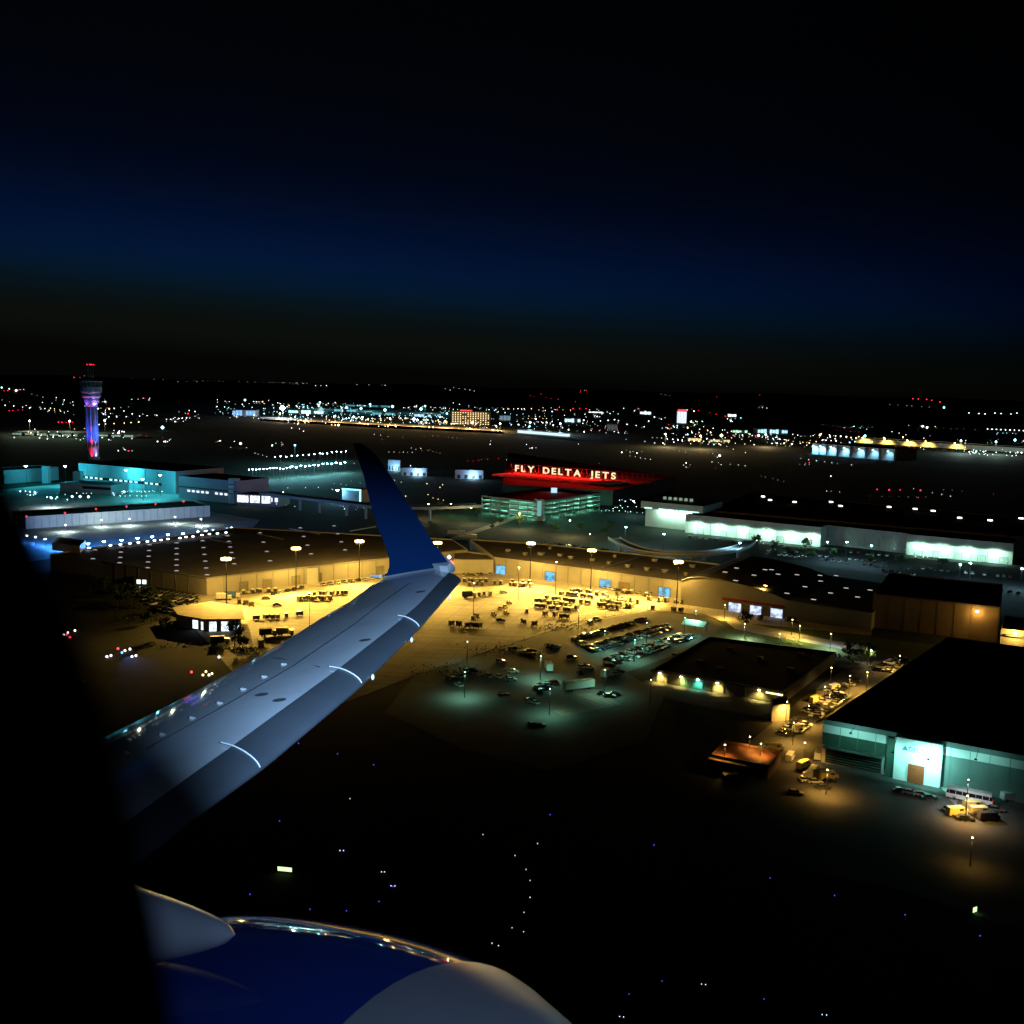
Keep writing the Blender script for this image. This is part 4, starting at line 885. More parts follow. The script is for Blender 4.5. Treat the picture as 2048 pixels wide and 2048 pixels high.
# cyan parking field rows
for r, (u0, v0, u1, v1, n, k) in enumerate(((498, 940, 534, 938, 6, .5), (540, 936, 580, 936, 7, .35), (584, 934, 690, 925, 13, 1.0), (550, 915, 640, 906, 9, .3), (645, 908, 692, 902, 6, .2))):
    kk = LampKind(core_ice if r != 2 else core_cyan, 12, 1.9 if r == 2 else 1.25)
    for i in range(n):
        t = i / (n - 1); kk.head_at(u0 + (u1 - u0) * t, v0 + (v1 - v0) * t + RU(-1.5, 1.5), f'{ORD[i]} cyan-white lamp from the left in the {["short", "middle", "brightest", "upper", "short upper"][r]} far row left of the winglet', 'cyan-white lamps of the far parking rows', 42000 * k if i % 2 == 0 else 0, CYAN)
ck2 = LampKind(core_ice, 11, 2.2); ck2.head_at(675, 980, 'fierce blue-white lamp beside the cyan-edged canopy', None, 22000, (.2, .65, 1.0))
# lamps near the parking structure and ramp
ok = LampKind(core_amber, 12, .9)
for (u, v, wh_, k) in ((857, 1008, 'by the dark overpass', 1), (942, 1016, 'left of the green parking structure', 1.4), (1039, 1027, 'in front of the green parking structure', 2), (1140, 1040, 'under the right face of the parking structure', 2)):
    ok.head_at(u, v, 'amber street lamp ' + wh_, 'amber lamps by the parking structure', 14000 * k, SODW)
ik = LampKind(core_cyan, 12, 1.1)
for (u, v, wh_, k) in ((1252, 1054, 'at the left end of the curved ramp', 1), (1328, 1068, 'above the curve of the ramp', 1.4), (1267, 1002, 'left of the soffit-lit building', .7), (1480, 1086, 'where the ramp meets the mint wall', .9), (1655, 1084, 'at the sharp end of the mint wall', .6), (1694, 1084, 'before the recessed warehouse', .6), (1743, 1091, 'beside the second mint wall', .6), (1921, 1129, 'before the second mint wall', 1.2), (1941, 1126, 'close beside the brighter lamp at the second mint wall', .5), (2044, 1137, 'at the picture edge below the mint wall', .8)):
    ik.head_at(u, v, 'pale cyan lamp ' + wh_, 'pale cyan lamps of the east side', 15000 * k, (.42, .85, 1.0))
gk = LampKind(core_green, 9, .7)
for (u, v, wh_, pw) in ((1180, 1068, 'green lamp beside the tree at the parking structure', 5200), (902, 1008, 'green lamp by the trees left of the parking structure', 4200), (918, 1011, 'green lamp just right of the other one by the overpass', 3200)):
    gk.head_at(u, v, wh_, 'green lamps among the trees', pw, (.3, 1.0, .35))
# car park lamps, greenish and weak
dk_ = LampKind(core_green, 9, .22, cut=True, gain=1.25)
for (u, v, wh_, pw) in ((935, 1284, 'at the yard fence under the wing', 900), (1082, 1313, 'in the middle of the car park', 8500), (1294, 1246, 'at the head of the first car row', 6500), (1158, 1222, 'by the dense carts', 0), (1302, 1360, 'near the low building', 0), (930, 1345, 'at the near corner', 7500), (1210, 1340, 'beside the parked trailer', 6500), (1370, 1236, 'next to the gabled shelter', 7500), (1100, 1378, 'over the near stalls', 5000), (1270, 1280, 'between the second and third car rows', 7000), (1392, 1222, 'added to light the gabled shelter', 5200), (1210, 1262, 'between the first and second car rows', 6000)):  # the post above the shelter is added to light its roof
    dk_.head_at(u, v, 'thin greenish lamp post of the car park ' + wh_, 'greenish lamp posts of the car park', pw, (.36, 1.0, .66), cat='lamp post')
# path and street lamps
wk = LampKind(core_warm, 6, .7, gain=.5)
wk.head_at(1743, 1301, 'warm white lamp at the lower end of the pale path', None, 7500, (1, .78, .4))
lk = LampKind(core_amber, 7, .3, cut=True, gain=1.5)
for (u, v, wh_, pw, col) in ((1490, 1248, 'on the upper path bend', 11000, (.8, .85, 1.0)), (1560, 1268, 'halfway down the path', 11000, (.85, .95, .8)), (1600, 1252, 'on the yellow patch of lawn', 9000, (1, .85, .25)), (1662, 1268, 'on the lower lawn', 11000, (.75, .9, 1.0))):
    lk.head_at(u, v, 'small path lamp ' + wh_, 'small lamps along the pale path', pw, col, cat='lamp post')
for (u, v, wh_, pw) in ((1663, 1336, 'white-headed street lamp beside the low dark building', 1500),):
    lk.head_at(u, v, wh_, None, pw, SODW)
for (u, v, wh_, pw) in ((1800, 1312, 'at the upper end of the hangar street', 9500), (1735, 1345, 'over the upper row of street cars', 9500), (1650, 1374, 'by the pale stacks on the street', 12000), (1574, 1404, 'lighting the yellow end block', 9000), (1700, 1352, 'added between the upper and middle street cars', 9000), (1618, 1412, 'added over the row below the pale stacks', 9000), (1588, 1446, 'added at the teal hangar corner row', 8000), (1522, 1488, 'added above the vans by the rusty roof', 3000), (1500, 1474, 'over the red-roofed shed', 1500), (1610, 1486, 'at the open ground by the hangar corner', 4200), (1655, 1540, 'among the vans at the hangar corner', 6500), (1935, 1592, 'over the yellow vans by the white bus', 6500), (1945, 1676, 'alone at the near end of the hangar forecourt', 800), (1450, 1490, 'beside the rusty roof', 1600)):  # four of these lamps are added to put orange patches on the street
    lk.head_at(u, v, 'amber street lamp ' + wh_, 'amber lamps of the hangar street', pw, (1.0, .52, .09), cat='lamp post')
dk_.head_at(1937, 1560, 'white-headed lamp post between bus and hangar wall', None, 5200, (.9, .95, 1.0), cat='lamp post')
lk.head_at(1585, 1240, 'amber lamp at the end of the three bright bays', None, 5500, SOD)
lk.head_at(1450, 1210, 'amber lamp post before the arched hangar', None, 9000, SOD)
q = Wd.p(Wd.L - 9, 13.5, 3.0); MB().box(q, (1.2, 1.0, .5), Wd.rz).build('wall_lamp', core_amber, dark_w); light('POINT', q - Vector((0, 0, .6)), 2200, SOD, dark_w, .4)
for x in (.15, .6):
    q = Wo.p(Wo.L * x, 7.2, 3); MB().box(q, (1, .8, .4), Wo.rz).build('wall_lamp', core_amber, low_o); light('POINT', q - Vector((0, 0, .6)), 4500, SOD, low_o, .4)
# eaves lamps of the low building
for i, (x, k, c) in enumerate(((.07, 1.1, (1, .74, .16)), (.24, 1.0, (1, .76, .2)), (.37, .55, (.25, 1.0, .65)), (.52, 1.0, (1, .78, .2)), (.83, 1.4, (1, .80, .2)))):
    q = W5.p(W5.L * x, 3.85, 1.4); MB().box(q, (.8, .5, .25), W5.rz).build('eaves_lamp', core_amber if i != 2 else core_green, shed); light('SPOT', q - Vector((0, 0, .4)), 3600 * k, c, shed, .25, aim=q - Vector((0, 0, 4)) - W5.n * .6, cone=128, blend=.9)
b = MB(); W5.slab(b, W5.L * .88, W5.L * 1.0, 3.3, 3.75, 1.12, 1.5); b.build('strip_lamp', emi('yellow_strip_glow', (1, .86, .3), 3), shed)
# teal hangar wall washers; the far left one is added to brighten its band
for x, z, pw, o_ in ((zx(1866, 1478)[0], 9.2, 16000, 7.0), (zx(1795, 1478)[0], 9.0, 2600, 6.5), (zx(1710, 1478)[0], 12.5, 3200, 7), (zx(1960, 1478)[0], 12.0, 2600, 8)):
    q = W4.p(x, z, o_); a = MB(); a.tube(W4.p(x, HK + .1, .2), q + Vector((0, 0, .5)), .07, n=5); pl_ = a.build('floodlight_arm', dark_m, han); MB().box(q + Vector((0, 0, .3)), (.7, .7, .3), W4.rz).build('floodlight', dark_m, pl_)
    light('SPOT', q, pw * .8, (.30, .95, .82), han, .3, aim=W4.p(x, z - 2.2, 0), cone=150, blend=.8)

# ------------------------------------------------------------------ vehicles
def car_meshes(col, nm):
    w_ = .88; side = [(-2.2, .35), (2.2, .35), (2.25, .75), (1.2, .92), (-1.9, .95), (-2.25, .85)]
    body = MB(); n = len(side); i = 0
    for y in (-w_, w_): body.v += [(x, y, z) for x, z in side]
    for k in range(n): j = (k + 1) % n; body.f.append((k, j, n + j, n + k)); body.m.append(0)
    body.f += [tuple(reversed(range(n))), tuple(n + k for k in range(n))]; body.m += [0, 0]
    body.prism([(-1.25, -.66), (.25, -.66), (.25, .66), (-1.25, .66)], 1.40, 1.46)
    gl = MB(); lo = [(-1.85, -.80), (1.05, -.80), (1.05, .80), (-1.85, .80)]; hi = [(-1.25, -.66), (.3, -.66), (.3, .66), (-1.25, .66)]
    gl.v = [(x, y, .93) for x, y in lo] + [(x, y, 1.405) for x, y in hi]; gl.f = [(0, 1, 5, 4), (1, 2, 6, 5), (2, 3, 7, 6), (3, 0, 4, 7)]; gl.m = [0] * 4
    m = mat('car_paint_' + nm, col, .25, 0, 1, coat=.8, spec=.5)
    wh = MB(); wh.tube((0, -.11, 0), (0, .11, 0), .32, n=10)
    return body.mesh('body', m), gl.mesh('window', glass_d), wh.mesh('wheel', tyre_m)
def add(nm, me, par, loc=(0, 0, 0)):
    o = bpy.data.objects.new(nm, me); COL.objects.link(o); o.parent = par; o.location = loc; return o
CARC = {'white': (.75, .75, .74), 'silver': (.42, .43, .44), 'dark': (.03, .03, .035), 'red': (.32, .03, .025), 'blue': (.05, .09, .22), 'grey': (.16, .165, .17)}
CARS = {}; MINI = {}
def car(c, loc, rz, label, group, small=False):
    if small:
        if c not in MINI:
            bo, gl, wh = car_meshes(CARC[c], c); b = MB()
            b.box((0, 0, .68), (4.4, 1.78, .62)); b.box((-.4, 0, 1.2), (2.5, 1.5, .46), 0, 1, .8)
            MINI[c] = b.mesh('parked_car', [bo.materials[0], glass_d])
        o = bpy.data.objects.new('parked_car', MINI[c]); COL.objects.link(o); o.location = loc; o.rotation_euler = (0, 0, rz); return tag(o, label, 'car', group)
    if c not in CARS:
        t = thing('parked_car', label, 'car'); bo, gl, wh = car_meshes(CARC[c], c); add('body', bo, t); add('window', gl, t)
        for x in (-1.35, 1.4):
            for y in (-.82, .82): add('wheel', wh, t, (x, y, .32))
        CARS[c] = Kind(t)
    return CARS[c].put(loc, rz, label, group)
USED = set(); FARC = MB()
def uniq(s):
    """no two things may carry one label: add what tells them apart"""
    assert s not in USED, s
    if len(s.split()) > 16: print('LONG', s)
    USED.add(s); return s
def row_cars(p0, p1, n, where, end, group, z=0.0, yaw=PI / 2, small=False, gaps=.12, jit=.25, pal=('white', 'silver', 'dark', 'dark', 'grey', 'white', 'blue', 'red')):
    a, c = P(*p0), P(*p1); d = (c - a); ang = math.atan2(d.y, d.x); k = 0; cnt = {}; where = where.replace('in the ', '').replace('along the ', 'along ')
    for i in range(n):
        if random.random() < gaps: continue
        q = a + d * ((i + .5) / n) + Vector((RU(-jit, jit), RU(-jit, jit), z)); col = random.choice(pal); cnt[col] = cnt.get(col, 0) + 1
        if group is None:
            rz = ang + yaw + RU(-.06, .06); mi = list(CARC).index(col); FARC.box((q.x, q.y, q.z + .68), (4.4, 1.78, .62), rz, mi); FARC.box((q.x, q.y, q.z + 1.2), (2.5, 1.5, .46), rz, len(CARC), .8); continue
        car(col, q, ang + yaw + RU(-.06, .06) + (PI if random.random() < .5 else 0), uniq(f'{ORD[cnt[col] - 1]} {col} car from {end}, {where}'.replace('row of the dim lot left of the workshop', 'row of the dim lot').replace('nosed to the wall between', 'at the wall between').replace('row backed against the second', 'row behind the second row').replace('row of the dark lot by the mint walls', 'row of the dark lot').replace('loose along the wall between the first and second bays', 'loose between the first two bays')), group, small)
g1 = 'cars in the green-lit car park'
row_cars((1160, 1276), (1300, 1238), 20, 'in the first row below the yard fence', 'the near end', g1)
row_cars((1168, 1298), (1335, 1252), 20, 'in the second row of the car park', 'the near end', g1)
row_cars((1180, 1305), (1340, 1259), 20, 'in the row backed against the second', 'the near end', g1)
row_cars((1214, 1322), (1372, 1268), 20, 'in the third row beside the low building', 'the near end', g1)
row_cars((1232, 1328), (1386, 1274), 20, 'in the last row along the low building', 'the near end', g1)
lone = [(1025, 1024 + 275, 'dark'), (1048, 1307, 'white'), (1062, 1304, 'dark'), (1066, 1311, 'silver'), (1095, 1293, 'red'), (1105, 1295, 'dark'), (1112, 1296, 'silver'), (1150, 1280, 'silver'), (1143, 1317, 'dark'), (1165, 1336, 'silver'), (1172, 1334, 'dark'), (1178, 1337, 'white'), (1160, 1349, 'dark'), (1214, 1331, 'dark'), (1220, 1334, 'red'), (1232, 1350, 'white'), (1238, 1346, 'dark'), (1026, 1345, 'white'), (996, 1355, 'white'), (1020, 1358, 'silver'), (1022, 1362, 'white'), (974, 1354, 'silver'),
        (905, 1360, 'dark'), (920, 1354, 'silver'), (935, 1344, 'white'), (945, 1344, 'dark'), (898, 1358, 'silver'), (917, 1372, 'white'), (1077, 1378, 'white'), (1083, 1372, 'silver'), (1088, 1376, 'blue'), (1096, 1372, 'silver'), (1102, 1368, 'red'), (1108, 1367, 'dark'), (1080, 1384, 'dark'), (1062, 1402, 'dark'), (1067, 1407, 'silver'), (1006, 1392, 'red'), (1218, 1394, 'silver'), (1230, 1391, 'dark'), (1205, 1390, 'dark'), (1066, 1452, 'silver'), (1078, 1454, 'grey'), (1000, 1325, 'silver'), (1163, 1288, 'grey'), (1194, 1240, 'white'), (1180, 1246, 'silver')]
cn = {}
for (u, v, c) in lone:
    cn[c] = cn.get(c, 0) + 1; near_ = 'by the near corner light pool' if u < 960 else 'in mid car park' if u < 1130 else 'beside the parked trailers'
    car(c, P(u, v, .004), RU(-.5, .5) + (.3 if random.random() < .6 else 1.9), uniq(f'{ORD[cn[c] - 1]} loose {c} car from the wing, {near_}'), g1)
g2 = 'cars along the cargo yard walls'
row_cars((905, 1152), (985, 1150), 9, 'along the amber annexe wall', 'the winglet', g2, yaw=1.2, pal=('white', 'silver', 'grey'))
row_cars((1160, 1165), (1260, 1187), 12, 'at the wall before the third blue bay', 'the second bay', g2, pal=('white', 'silver', 'dark', 'white'))
row_cars((1262, 1184), (1320, 1192), 5, 'along the wall before the fourth blue bay', 'the third bay', g2, pal=('dark', 'silver'))
row_cars((1004, 1143), (1078, 1155), 5, 'loose along the wall between the first and second bays', 'the first bay', g2, yaw=.2, pal=('white', 'silver'))
row_cars((640, 1172), (775, 1154), 10, 'along the amber wall left of the winglet', 'the stair block', g2, pal=('white', 'silver', 'dark'))
row_cars((540, 1190), (610, 1176), 5, 'before the roller doors near the stair block', 'the workshop', g2, yaw=.4, pal=('dark', 'silver', 'white'))
for (u, v, c, wh_) in ((1006, 1186, 'white', 'alone in the open yard right of the wing tip'), (533, 1198, 'silver', 'alone before the amber wall above the workshop'), (1001, 1243, 'dark', 'alone near the dark containers of the yard'), (555, 1212, 'dark', 'alone in the yard above the workshop'), (1150, 1193, 'white', 'behind the dense block of carts')):
    car(c, P(u, v), RU(-.4, .4), uniq(f'{c} car standing {wh_}'), g2)
g3 = 'cars parked in the dark lot left of the workshop'
for r in range(6):
    row_cars((258 - r * 2 + 12 * r, 1176 + 8 * r), (405 - r * 8, 1196 + 7 * r), 13, f'in the {ORD[r]} row of the dim lot left of the workshop', 'the hut', g3 if r > 1 else None, small=True, pal=('silver', 'grey', 'dark', 'white', 'grey'))
g4 = 'cars behind the grey cargo roof'
row_cars((1086, 1087), (1220, 1104), 14, 'in the lit row behind the grey cargo roof', 'the winglet', g4, small=True, pal=('white', 'silver', 'dark'))
row_cars((1222, 1112), (1425, 1130), 15, 'in the blue-white row behind the roof ridge', 'the winglet', g4, small=True, pal=('white', 'silver', 'white', 'blue'))
g5 = 'cars in the dark lot before the mint-lit warehouse'
for r, (p0, p1, n) in enumerate((((1375, 1075), (1620, 1100), 22), ((1500, 1098), (1780, 1128), 24), ((1530, 1108), (1800, 1138), 22), ((1640, 1100), (1810, 1116), 12), ((1560, 1090), (1640, 1098), 8), ((1840, 1138), (2040, 1158), 16), ((1760, 1142), (2040, 1180), 18), ((1850, 1160), (2045, 1190), 12))):
    row_cars(p0, p1, n, f'in the {ORD[r]} row of the dark lot by the mint walls', 'the ramp', None, z=.03, small=True, gaps=.35, pal=('white', 'silver', 'dark', 'grey', 'red', 'dark'))
g6 = 'cars along the hangar street'
row_cars((1795, 1318), (1745, 1346), 10, 'along the upper street verge', 'the lawn', g6, z=.014, pal=('silver', 'dark', 'white', 'dark'))
row_cars((1812, 1320), (1766, 1350), 9, 'along the upper street by the black roof', 'the lawn', g6, z=.014, pal=('silver', 'dark', 'white', 'dark'))
row_cars((1672, 1388), (1612, 1428), 10, 'in the row below the pale stacks', 'the upper end', g6, z=.014, pal=('silver', 'dark', 'white', 'dark'))
row_cars((1690, 1392), (1634, 1430), 10, 'in the row against the black-roofed hangar', 'the upper end', g6, z=.014, pal=('silver', 'dark', 'dark', 'grey'))
row_cars((1712, 1362), (1655, 1396), 9, 'along the pale stacks', 'the upper end', g6, z=.014, pal=('silver', 'white', 'dark', 'dark'))
row_cars((1640, 1430), (1590, 1466), 9, 'against the teal hangar corner', 'the upper end', g6, z=.014, pal=('dark', 'silver', 'white'))
row_cars((1600, 1440), (1555, 1478), 8, 'on the street below the yellow end block', 'the end block', g6, z=.014, pal=('dark', 'dark', 'silver'))
for (u, v, c, wh_) in ((1612, 1562, 'white', 'below the white van'), (1630, 1566, 'silver', 'between the vans at the hangar corner'), (1658, 1566, 'dark', 'in the shade of the van group'), (1590, 1589, 'silver', 'alone on the dark verge below the vans'), (1645, 1578, 'dark', 'nearest the grass below the vans'), (1820, 1588, 'silver', 'in the blue-lit row before the brown door'), (1842, 1592, 'white', 'beside the silver one before the brown door'), (1858, 1598, 'dark', 'at the end of the blue-lit row'), (1800, 1584, 'dark', 'at the start of the blue-lit row'), (1950, 1625, 'white', 'below the white bus'), (1960, 1636, 'dark', 'among the yellow-lit vans'), (1930, 1640, 'dark', 'left of the yellow-lit vans'), (1900, 1622, 'grey', 'between the paving and the vans'), (1990, 1622, 'grey', 'right of the yellow-lit vans'), (1780, 1545, 'silver', 'against the teal wall left of the brown door'), (1795, 1549, 'blue', 'close to the brown door')):
    car(c, P(u, v, .018), RU(-.4, .5), uniq(f'{c} car {wh_}'), 'cars on the hangar forecourt')
tag(FARC.build('far_parked_cars', [mat('car_paint_' + k, CARC[k], .25, 0, 1, coat=.8, spec=.5) for k in CARC] + [glass_d]), 'far parked cars in the dark lots', kind='stuff')
# trucks, vans and the bus
def truck_kind(name, cat, box_m, box=(5.2, 2.3, 2.5), cab=(1.9, 2.1, 1.9), label='x'):
    t = thing(name, label, cat); L = box[0] + cab[0] + .2
    add('cargo_box', MB().box((-cab[0] / 2 - .1, 0, .9 + box[2] / 2), box).mesh('cargo_box', box_m), t)
    c = MB().box((box[0] / 2 + .1, 0, .5 + cab[2] / 2), cab, 0, 0, .92); cb_ = add('cab', c.mesh('cab', mat('truck_cab_white', (.6, .6, .58), .4, .05)), t)
    add('windscreen', MB().box((box[0] / 2 + .1 + cab[0] / 2 - .02, 0, .5 + cab[2] * .68), (.12, cab[1] * .86, cab[2] * .36)).mesh('windscreen', glass_d), cb_)
    add('chassis', MB().box((0, 0, .72), (L, .9, .3)).mesh('chassis', dark_m), t)
    wm = MB().tube((0, -.15, 0), (0, .15, 0), .45, n=10).mesh('wheel', tyre_m)
    for x in (-box[0] / 2 + .1, -box[0] / 2 + 1.2, box[0] / 2 + .2):
        for y in (-.95, .95): add('wheel', wm, t, (x, y, .45))
    return Kind(t)
white_box = mat('truck_box_white', (.72, .72, .70), .5, .06, .5)
TK = {'white': truck_kind('box_truck', 'truck', white_box), 'yellow': truck_kind('box_truck', 'truck', mat('truck_box_yellow', (.60, .48, .14), .5, .08, .5)), 'blue': truck_kind('box_truck', 'truck', mat('truck_box_blue', (.07, .14, .34), .5, .08, .5)), 'dark': truck_kind('box_truck', 'truck', dark_m)}
for (c, u, v, rz, lab) in (('white', 521, 1292, 1.9, 'white box truck facing away beside the wing edge'), ('yellow', 570, 1270, .2, 'yellow-sided truck close to the wing edge'), ('dark', 536, 1272, .3, 'dark open-framed truck left of the yellow one'), ('blue', 465, 1196, .1, 'blue box truck at the amber wall above the workshop'), ('white', 448, 1200, .2, 'white truck next to the blue one above the workshop'), ('dark', 938, 1195, .25, 'dark long truck in the yard right of the wing tip'), ('white', 1097, 1341, 1.7, 'pale truck parked end-on in the middle of the car park'), ('white', 1214, 1354, 1.1, 'pale truck parked slantwise beside the low building'), ('dark', 440, 1288, .3, 'flatbed-topped dark truck outside the workshop doors'), ('white', 925, 1082, .1, 'pale truck behind the cargo roof by the climbing road')):
    TK[c].put(P(u, v, .006), rz, lab, 'trucks of the cargo yard')
tr = thing('cargo_trailer', 'long grey trailer parked at the near edge of the car park', 'trailer')
add('trailer_box', MB().box((0, 0, 2.3), (12, 2.5, 2.7)).mesh('trailer_box', uld_m), tr)
wm = MB().tube((0, -.2, 0), (0, .2, 0), .5, n=10).mesh('wheel', tyre_m)
for x in (-4.6, -3.4):
    for y in (-1, 1): add('wheel', wm, tr, (x, y, .5))
add('landing_leg', MB().box((4.2, 0, .5), (.3, 1.6, 1)).mesh('landing_leg', dark_m), tr)
TR = Kind(tr)
for (u, v, rz, lab) in ((1157, 1380, .45, 'long grey trailer parked at the near edge of the car park'), (912, 1071, -.1, 'yellow-lit trailer behind the cargo roof'), (936, 1079, -.1, 'pale low trailer touching the yellow-lit one')):
    TR.put(P(u, v, .006), rz, lab, 'cargo trailers')
def van_kind(m, name='van'):
    t = thing('parked_van', 'van', 'van'); b = MB(); b.box((-.3, 0, 1.35), (4.6, 1.95, 1.9), 0, 0, .94); b.box((2.35, 0, .95), (1.1, 1.85, 1.1), 0, 0, .85); add('body', b.mesh('body', m), t)
    g_ = MB(); g_.box((1.95, 0, 1.85), (.5, 1.75, .6), 0, 0, .8); g_.box((.9, 0, 1.75), (1.1, 1.93, .5)); add('window', g_.mesh('window', glass_d), t)
    wm = MB().tube((0, -.12, 0), (0, .12, 0), .36, n=10).mesh('wheel', tyre_m)
    for x in (-1.6, 1.9):
        for y in (-.9, .9): add('wheel', wm, t, (x, y, .36))
    return Kind(t)
VK = {'white': van_kind(mat('van_white', (.75, .75, .72), .35, .03, coat=.5)), 'yellow': van_kind(mat('van_yellow', (.62, .50, .20), .4, .03)), 'dark': van_kind(mat('van_dark', (.05, .05, .05), .35, .03))}
for (c, u, v, rz, lab) in (('white', 1626, 1548, 1.0, 'bright white van standing slantwise at the hangar corner'), ('white', 1618, 1557, .9, 'white van just below the slantwise one'), ('yellow', 1656, 1558, .2, 'cream van at the right of the van group'), ('dark', 1640, 1556, .2, 'dark van in the middle of the van group'), ('white', 1636, 1516, 1.2, 'pale van at the corner of the teal-lit wall'), ('yellow', 1945, 1617, .1, 'yellow-lit van right below the white bus'), ('yellow', 1958, 1629, .1, 'yellow-lit van two below the white bus'), ('white', 2010, 1592, .1, 'pale van right of the bus by the wall'), ('white', 2020, 1600, .2, 'pale van at the edge beyond the bus'), ('white', 1648, 1392, .5, 'cream van by the pale stacks on the street'), ('white', 1470, 1506, .3, 'pale van above the rusty roof'), ('white', 1500, 1510, .25, 'cream van right above the rusty roof'), ('white', 1522, 1508, .3, 'cream van nearest the street above the rusty roof'), ('dark', 1462, 1563, .2, 'dark van below the red-roofed shed'), ('white', 1668, 1380, .6, 'cream van just above the pale stacks'), ('yellow', 1630, 1404, .7, 'yellow-lit van below the pale stacks'), ('white', 1596, 1462, .9, 'pale van at the teal hangar corner row'), ('yellow', 1548, 1502, .3, 'yellow-lit van right of the cream ones by the rusty roof'), ('white', 1580, 1520, 1.1, 'pale van alone on the open street above the van group'), ('yellow', 1606, 1536, .8, 'yellow-lit van left of the bright white van'), ('dark', 1975, 1640, .1, 'dark van lowest of the group under the bus'), ('yellow', 1912, 1630, .2, 'yellow-lit van left of the pair under the bus')):
    VK[c].put(P(u, v, .02), rz, lab, 'vans round the hangar street')
bs = thing('parked_bus', 'white bus with a dark window band before the teal-lit hangar', 'bus', tuple(P(1938, 1602, .02)), W4.rz)
bm_ = mat('bus_white', (.80, .80, .80), .35, .03)
add('body', MB().box((0, 0, 1.0), (11.5, 2.5, 1.2)).box((0, 0, 2.95), (11.3, 2.4, .6), 0, 0, .96).mesh('body', bm_), bs)
add('window_band', MB().box((0, 0, 2.12), (11.2, 2.42, 1.05)).mesh('window_band', glass_d), bs)
for k in range(7): add('pillar', MB().box((0, 0, 0), (.12, 2.46, 1.05)).mesh('pillar', bm_), bs, (-5 + k * 1.66, 0, 2.12))
for x in (-3.6, 3.8):
    for y in (-1.1, 1.1): add('wheel', MB().tube((0, -.15, 0), (0, .15, 0), .48, n=10).mesh('wheel', tyre_m), bs, (x, y, .48))
add('tail_lamp', MB().box((5.78, 0, 1.1), (.08, 2.0, .25)).mesh('tail_lamp', emi('tail_glow', (1, .05, .05), 1.0)), bs)
# bright paving edge beside the bus
struct('kerb_path', px([(1868, 1560), (1878, 1562), (1918, 1592), (1912, 1612), (1900, 1600), (1890, 1584)]), .03, mat('pale_path', (.34, .33, .30)), 'pale kerbed path bending beside the white bus')

# ------------------------------------------------------------------ carts, containers and tugs of the yard
def cart_kind():
    t = thing('baggage_cart', 'cart', 'baggage cart'); add('bed', MB().box((0, 0, .55), (3.2, 1.6, .2)).mesh('bed', dark_m), t)
    add('curtain', MB().box((0, 0, 1.35), (3.0, 1.45, 1.4)).mesh('curtain', curtain_m), t); add('canopy', MB().box((0, 0, 2.12), (3.4, 1.75, .14), 0, 0, .92).mesh('canopy', cart_roof), t)
    wm = MB().tube((0, -.08, 0), (0, .08, 0), .25, n=8).mesh('wheel', tyre_m)
    for x in (-1.2, 1.2):
        for y in (-.7, .7): add('wheel', wm, t, (x, y, .25))
    add('drawbar', MB().box((2.1, 0, .45), (1.1, .1, .1)).mesh('drawbar', dark_m), t); return Kind(t)
def uld_kind(m, name='cargo_container'):
    t = thing(name, 'container', 'cargo container'); b = MB(); pr_ = [(-1.0, .75), (.75, .75), (1.35, 1.25), (1.35, 2.4), (-1.0, 2.4)]; n = 5
    for y in (-.78, .78): b.v += [(x, y, z) for x, z in pr_]
    for k in range(n): j = (k + 1) % n; b.f.append((k, j, n + j, n + k)); b.m.append(0)
    b.f += [tuple(reversed(range(n))), tuple(n + k for k in range(n))]; b.m += [0, 0]; add('shell', b.mesh('shell', m), t)
    add('door_curtain', MB().box((-1.03, 0, 1.55), (.06, 1.3, 1.4)).mesh('door_curtain', curtain_m), t)
    add('dolly', MB().box((0, 0, .6), (2.7, 1.7, .18)).mesh('dolly', dark_m), t)
    wm = MB().tube((0, -.08, 0), (0, .08, 0), .24, n=8).mesh('wheel', tyre_m)
    for x in (-1, 1):
        for y in (-.7, .7): add('wheel', wm, t, (x, y, .24))
    return Kind(t)
def tug_kind():
    t = thing('baggage_tug', 'tug', 'tug'); add('body', MB().box((0, 0, .7), (2.8, 1.4, .7)).box((-.9, 0, 1.15), (.7, 1.2, .3)).mesh('body', mat('tug_yellow', (.5, .38, .10), .5, .1)), t)
    add('canopy', MB().box((-.3, 0, 2.0), (1.5, 1.3, .1)).mesh('canopy', cart_roof), t)
    add('post', MB().box((-.95, 0, 1.6), (.08, 1.1, .8)).box((.35, 0, 1.5), (.08, 1.1, .9)).mesh('post', dark_m), t)
    wm = MB().tube((0, -.1, 0), (0, .1, 0), .34, n=8).mesh('wheel', tyre_m)
    for x in (-.9, .9):
        for y in (-.65, .65): add('wheel', wm, t, (x, y, .34))
    return Kind(t)
CK = cart_kind(); UP_ = uld_kind(uld_m); UD = uld_kind(uld_dark); TG = tug_kind()
def rowk(K, p0, p1, n, what, where, end, group, yaw=0, gaps=.08, jit=.3):
    a, c = P(*p0), P(*p1); d = c - a; ang = math.atan2(d.y, d.x); k = 0
    n = max(2, round(n * .78)); jit = 1.5
    for i in range(n):
        if random.random() < gaps: continue
        q = a + d * ((i + .5) / n) + Vector((RU(-jit, jit) * .5, RU(-jit, jit), 0)); k += 1
        K.put(q, ang + yaw + random.choice((0, 0, .25, 1.5, -.35)) + RU(-.15, .15), uniq(f'{ORD[k - 1]} {what} from {end}, {where}'.replace('from the wing end, in', 'from the wing, in').replace(' of the dense block', ' of the dense cart block')), group)
gc = 'baggage carts in the cargo yard'; gu = 'cargo containers on dollies'
a_ = 'the wing'
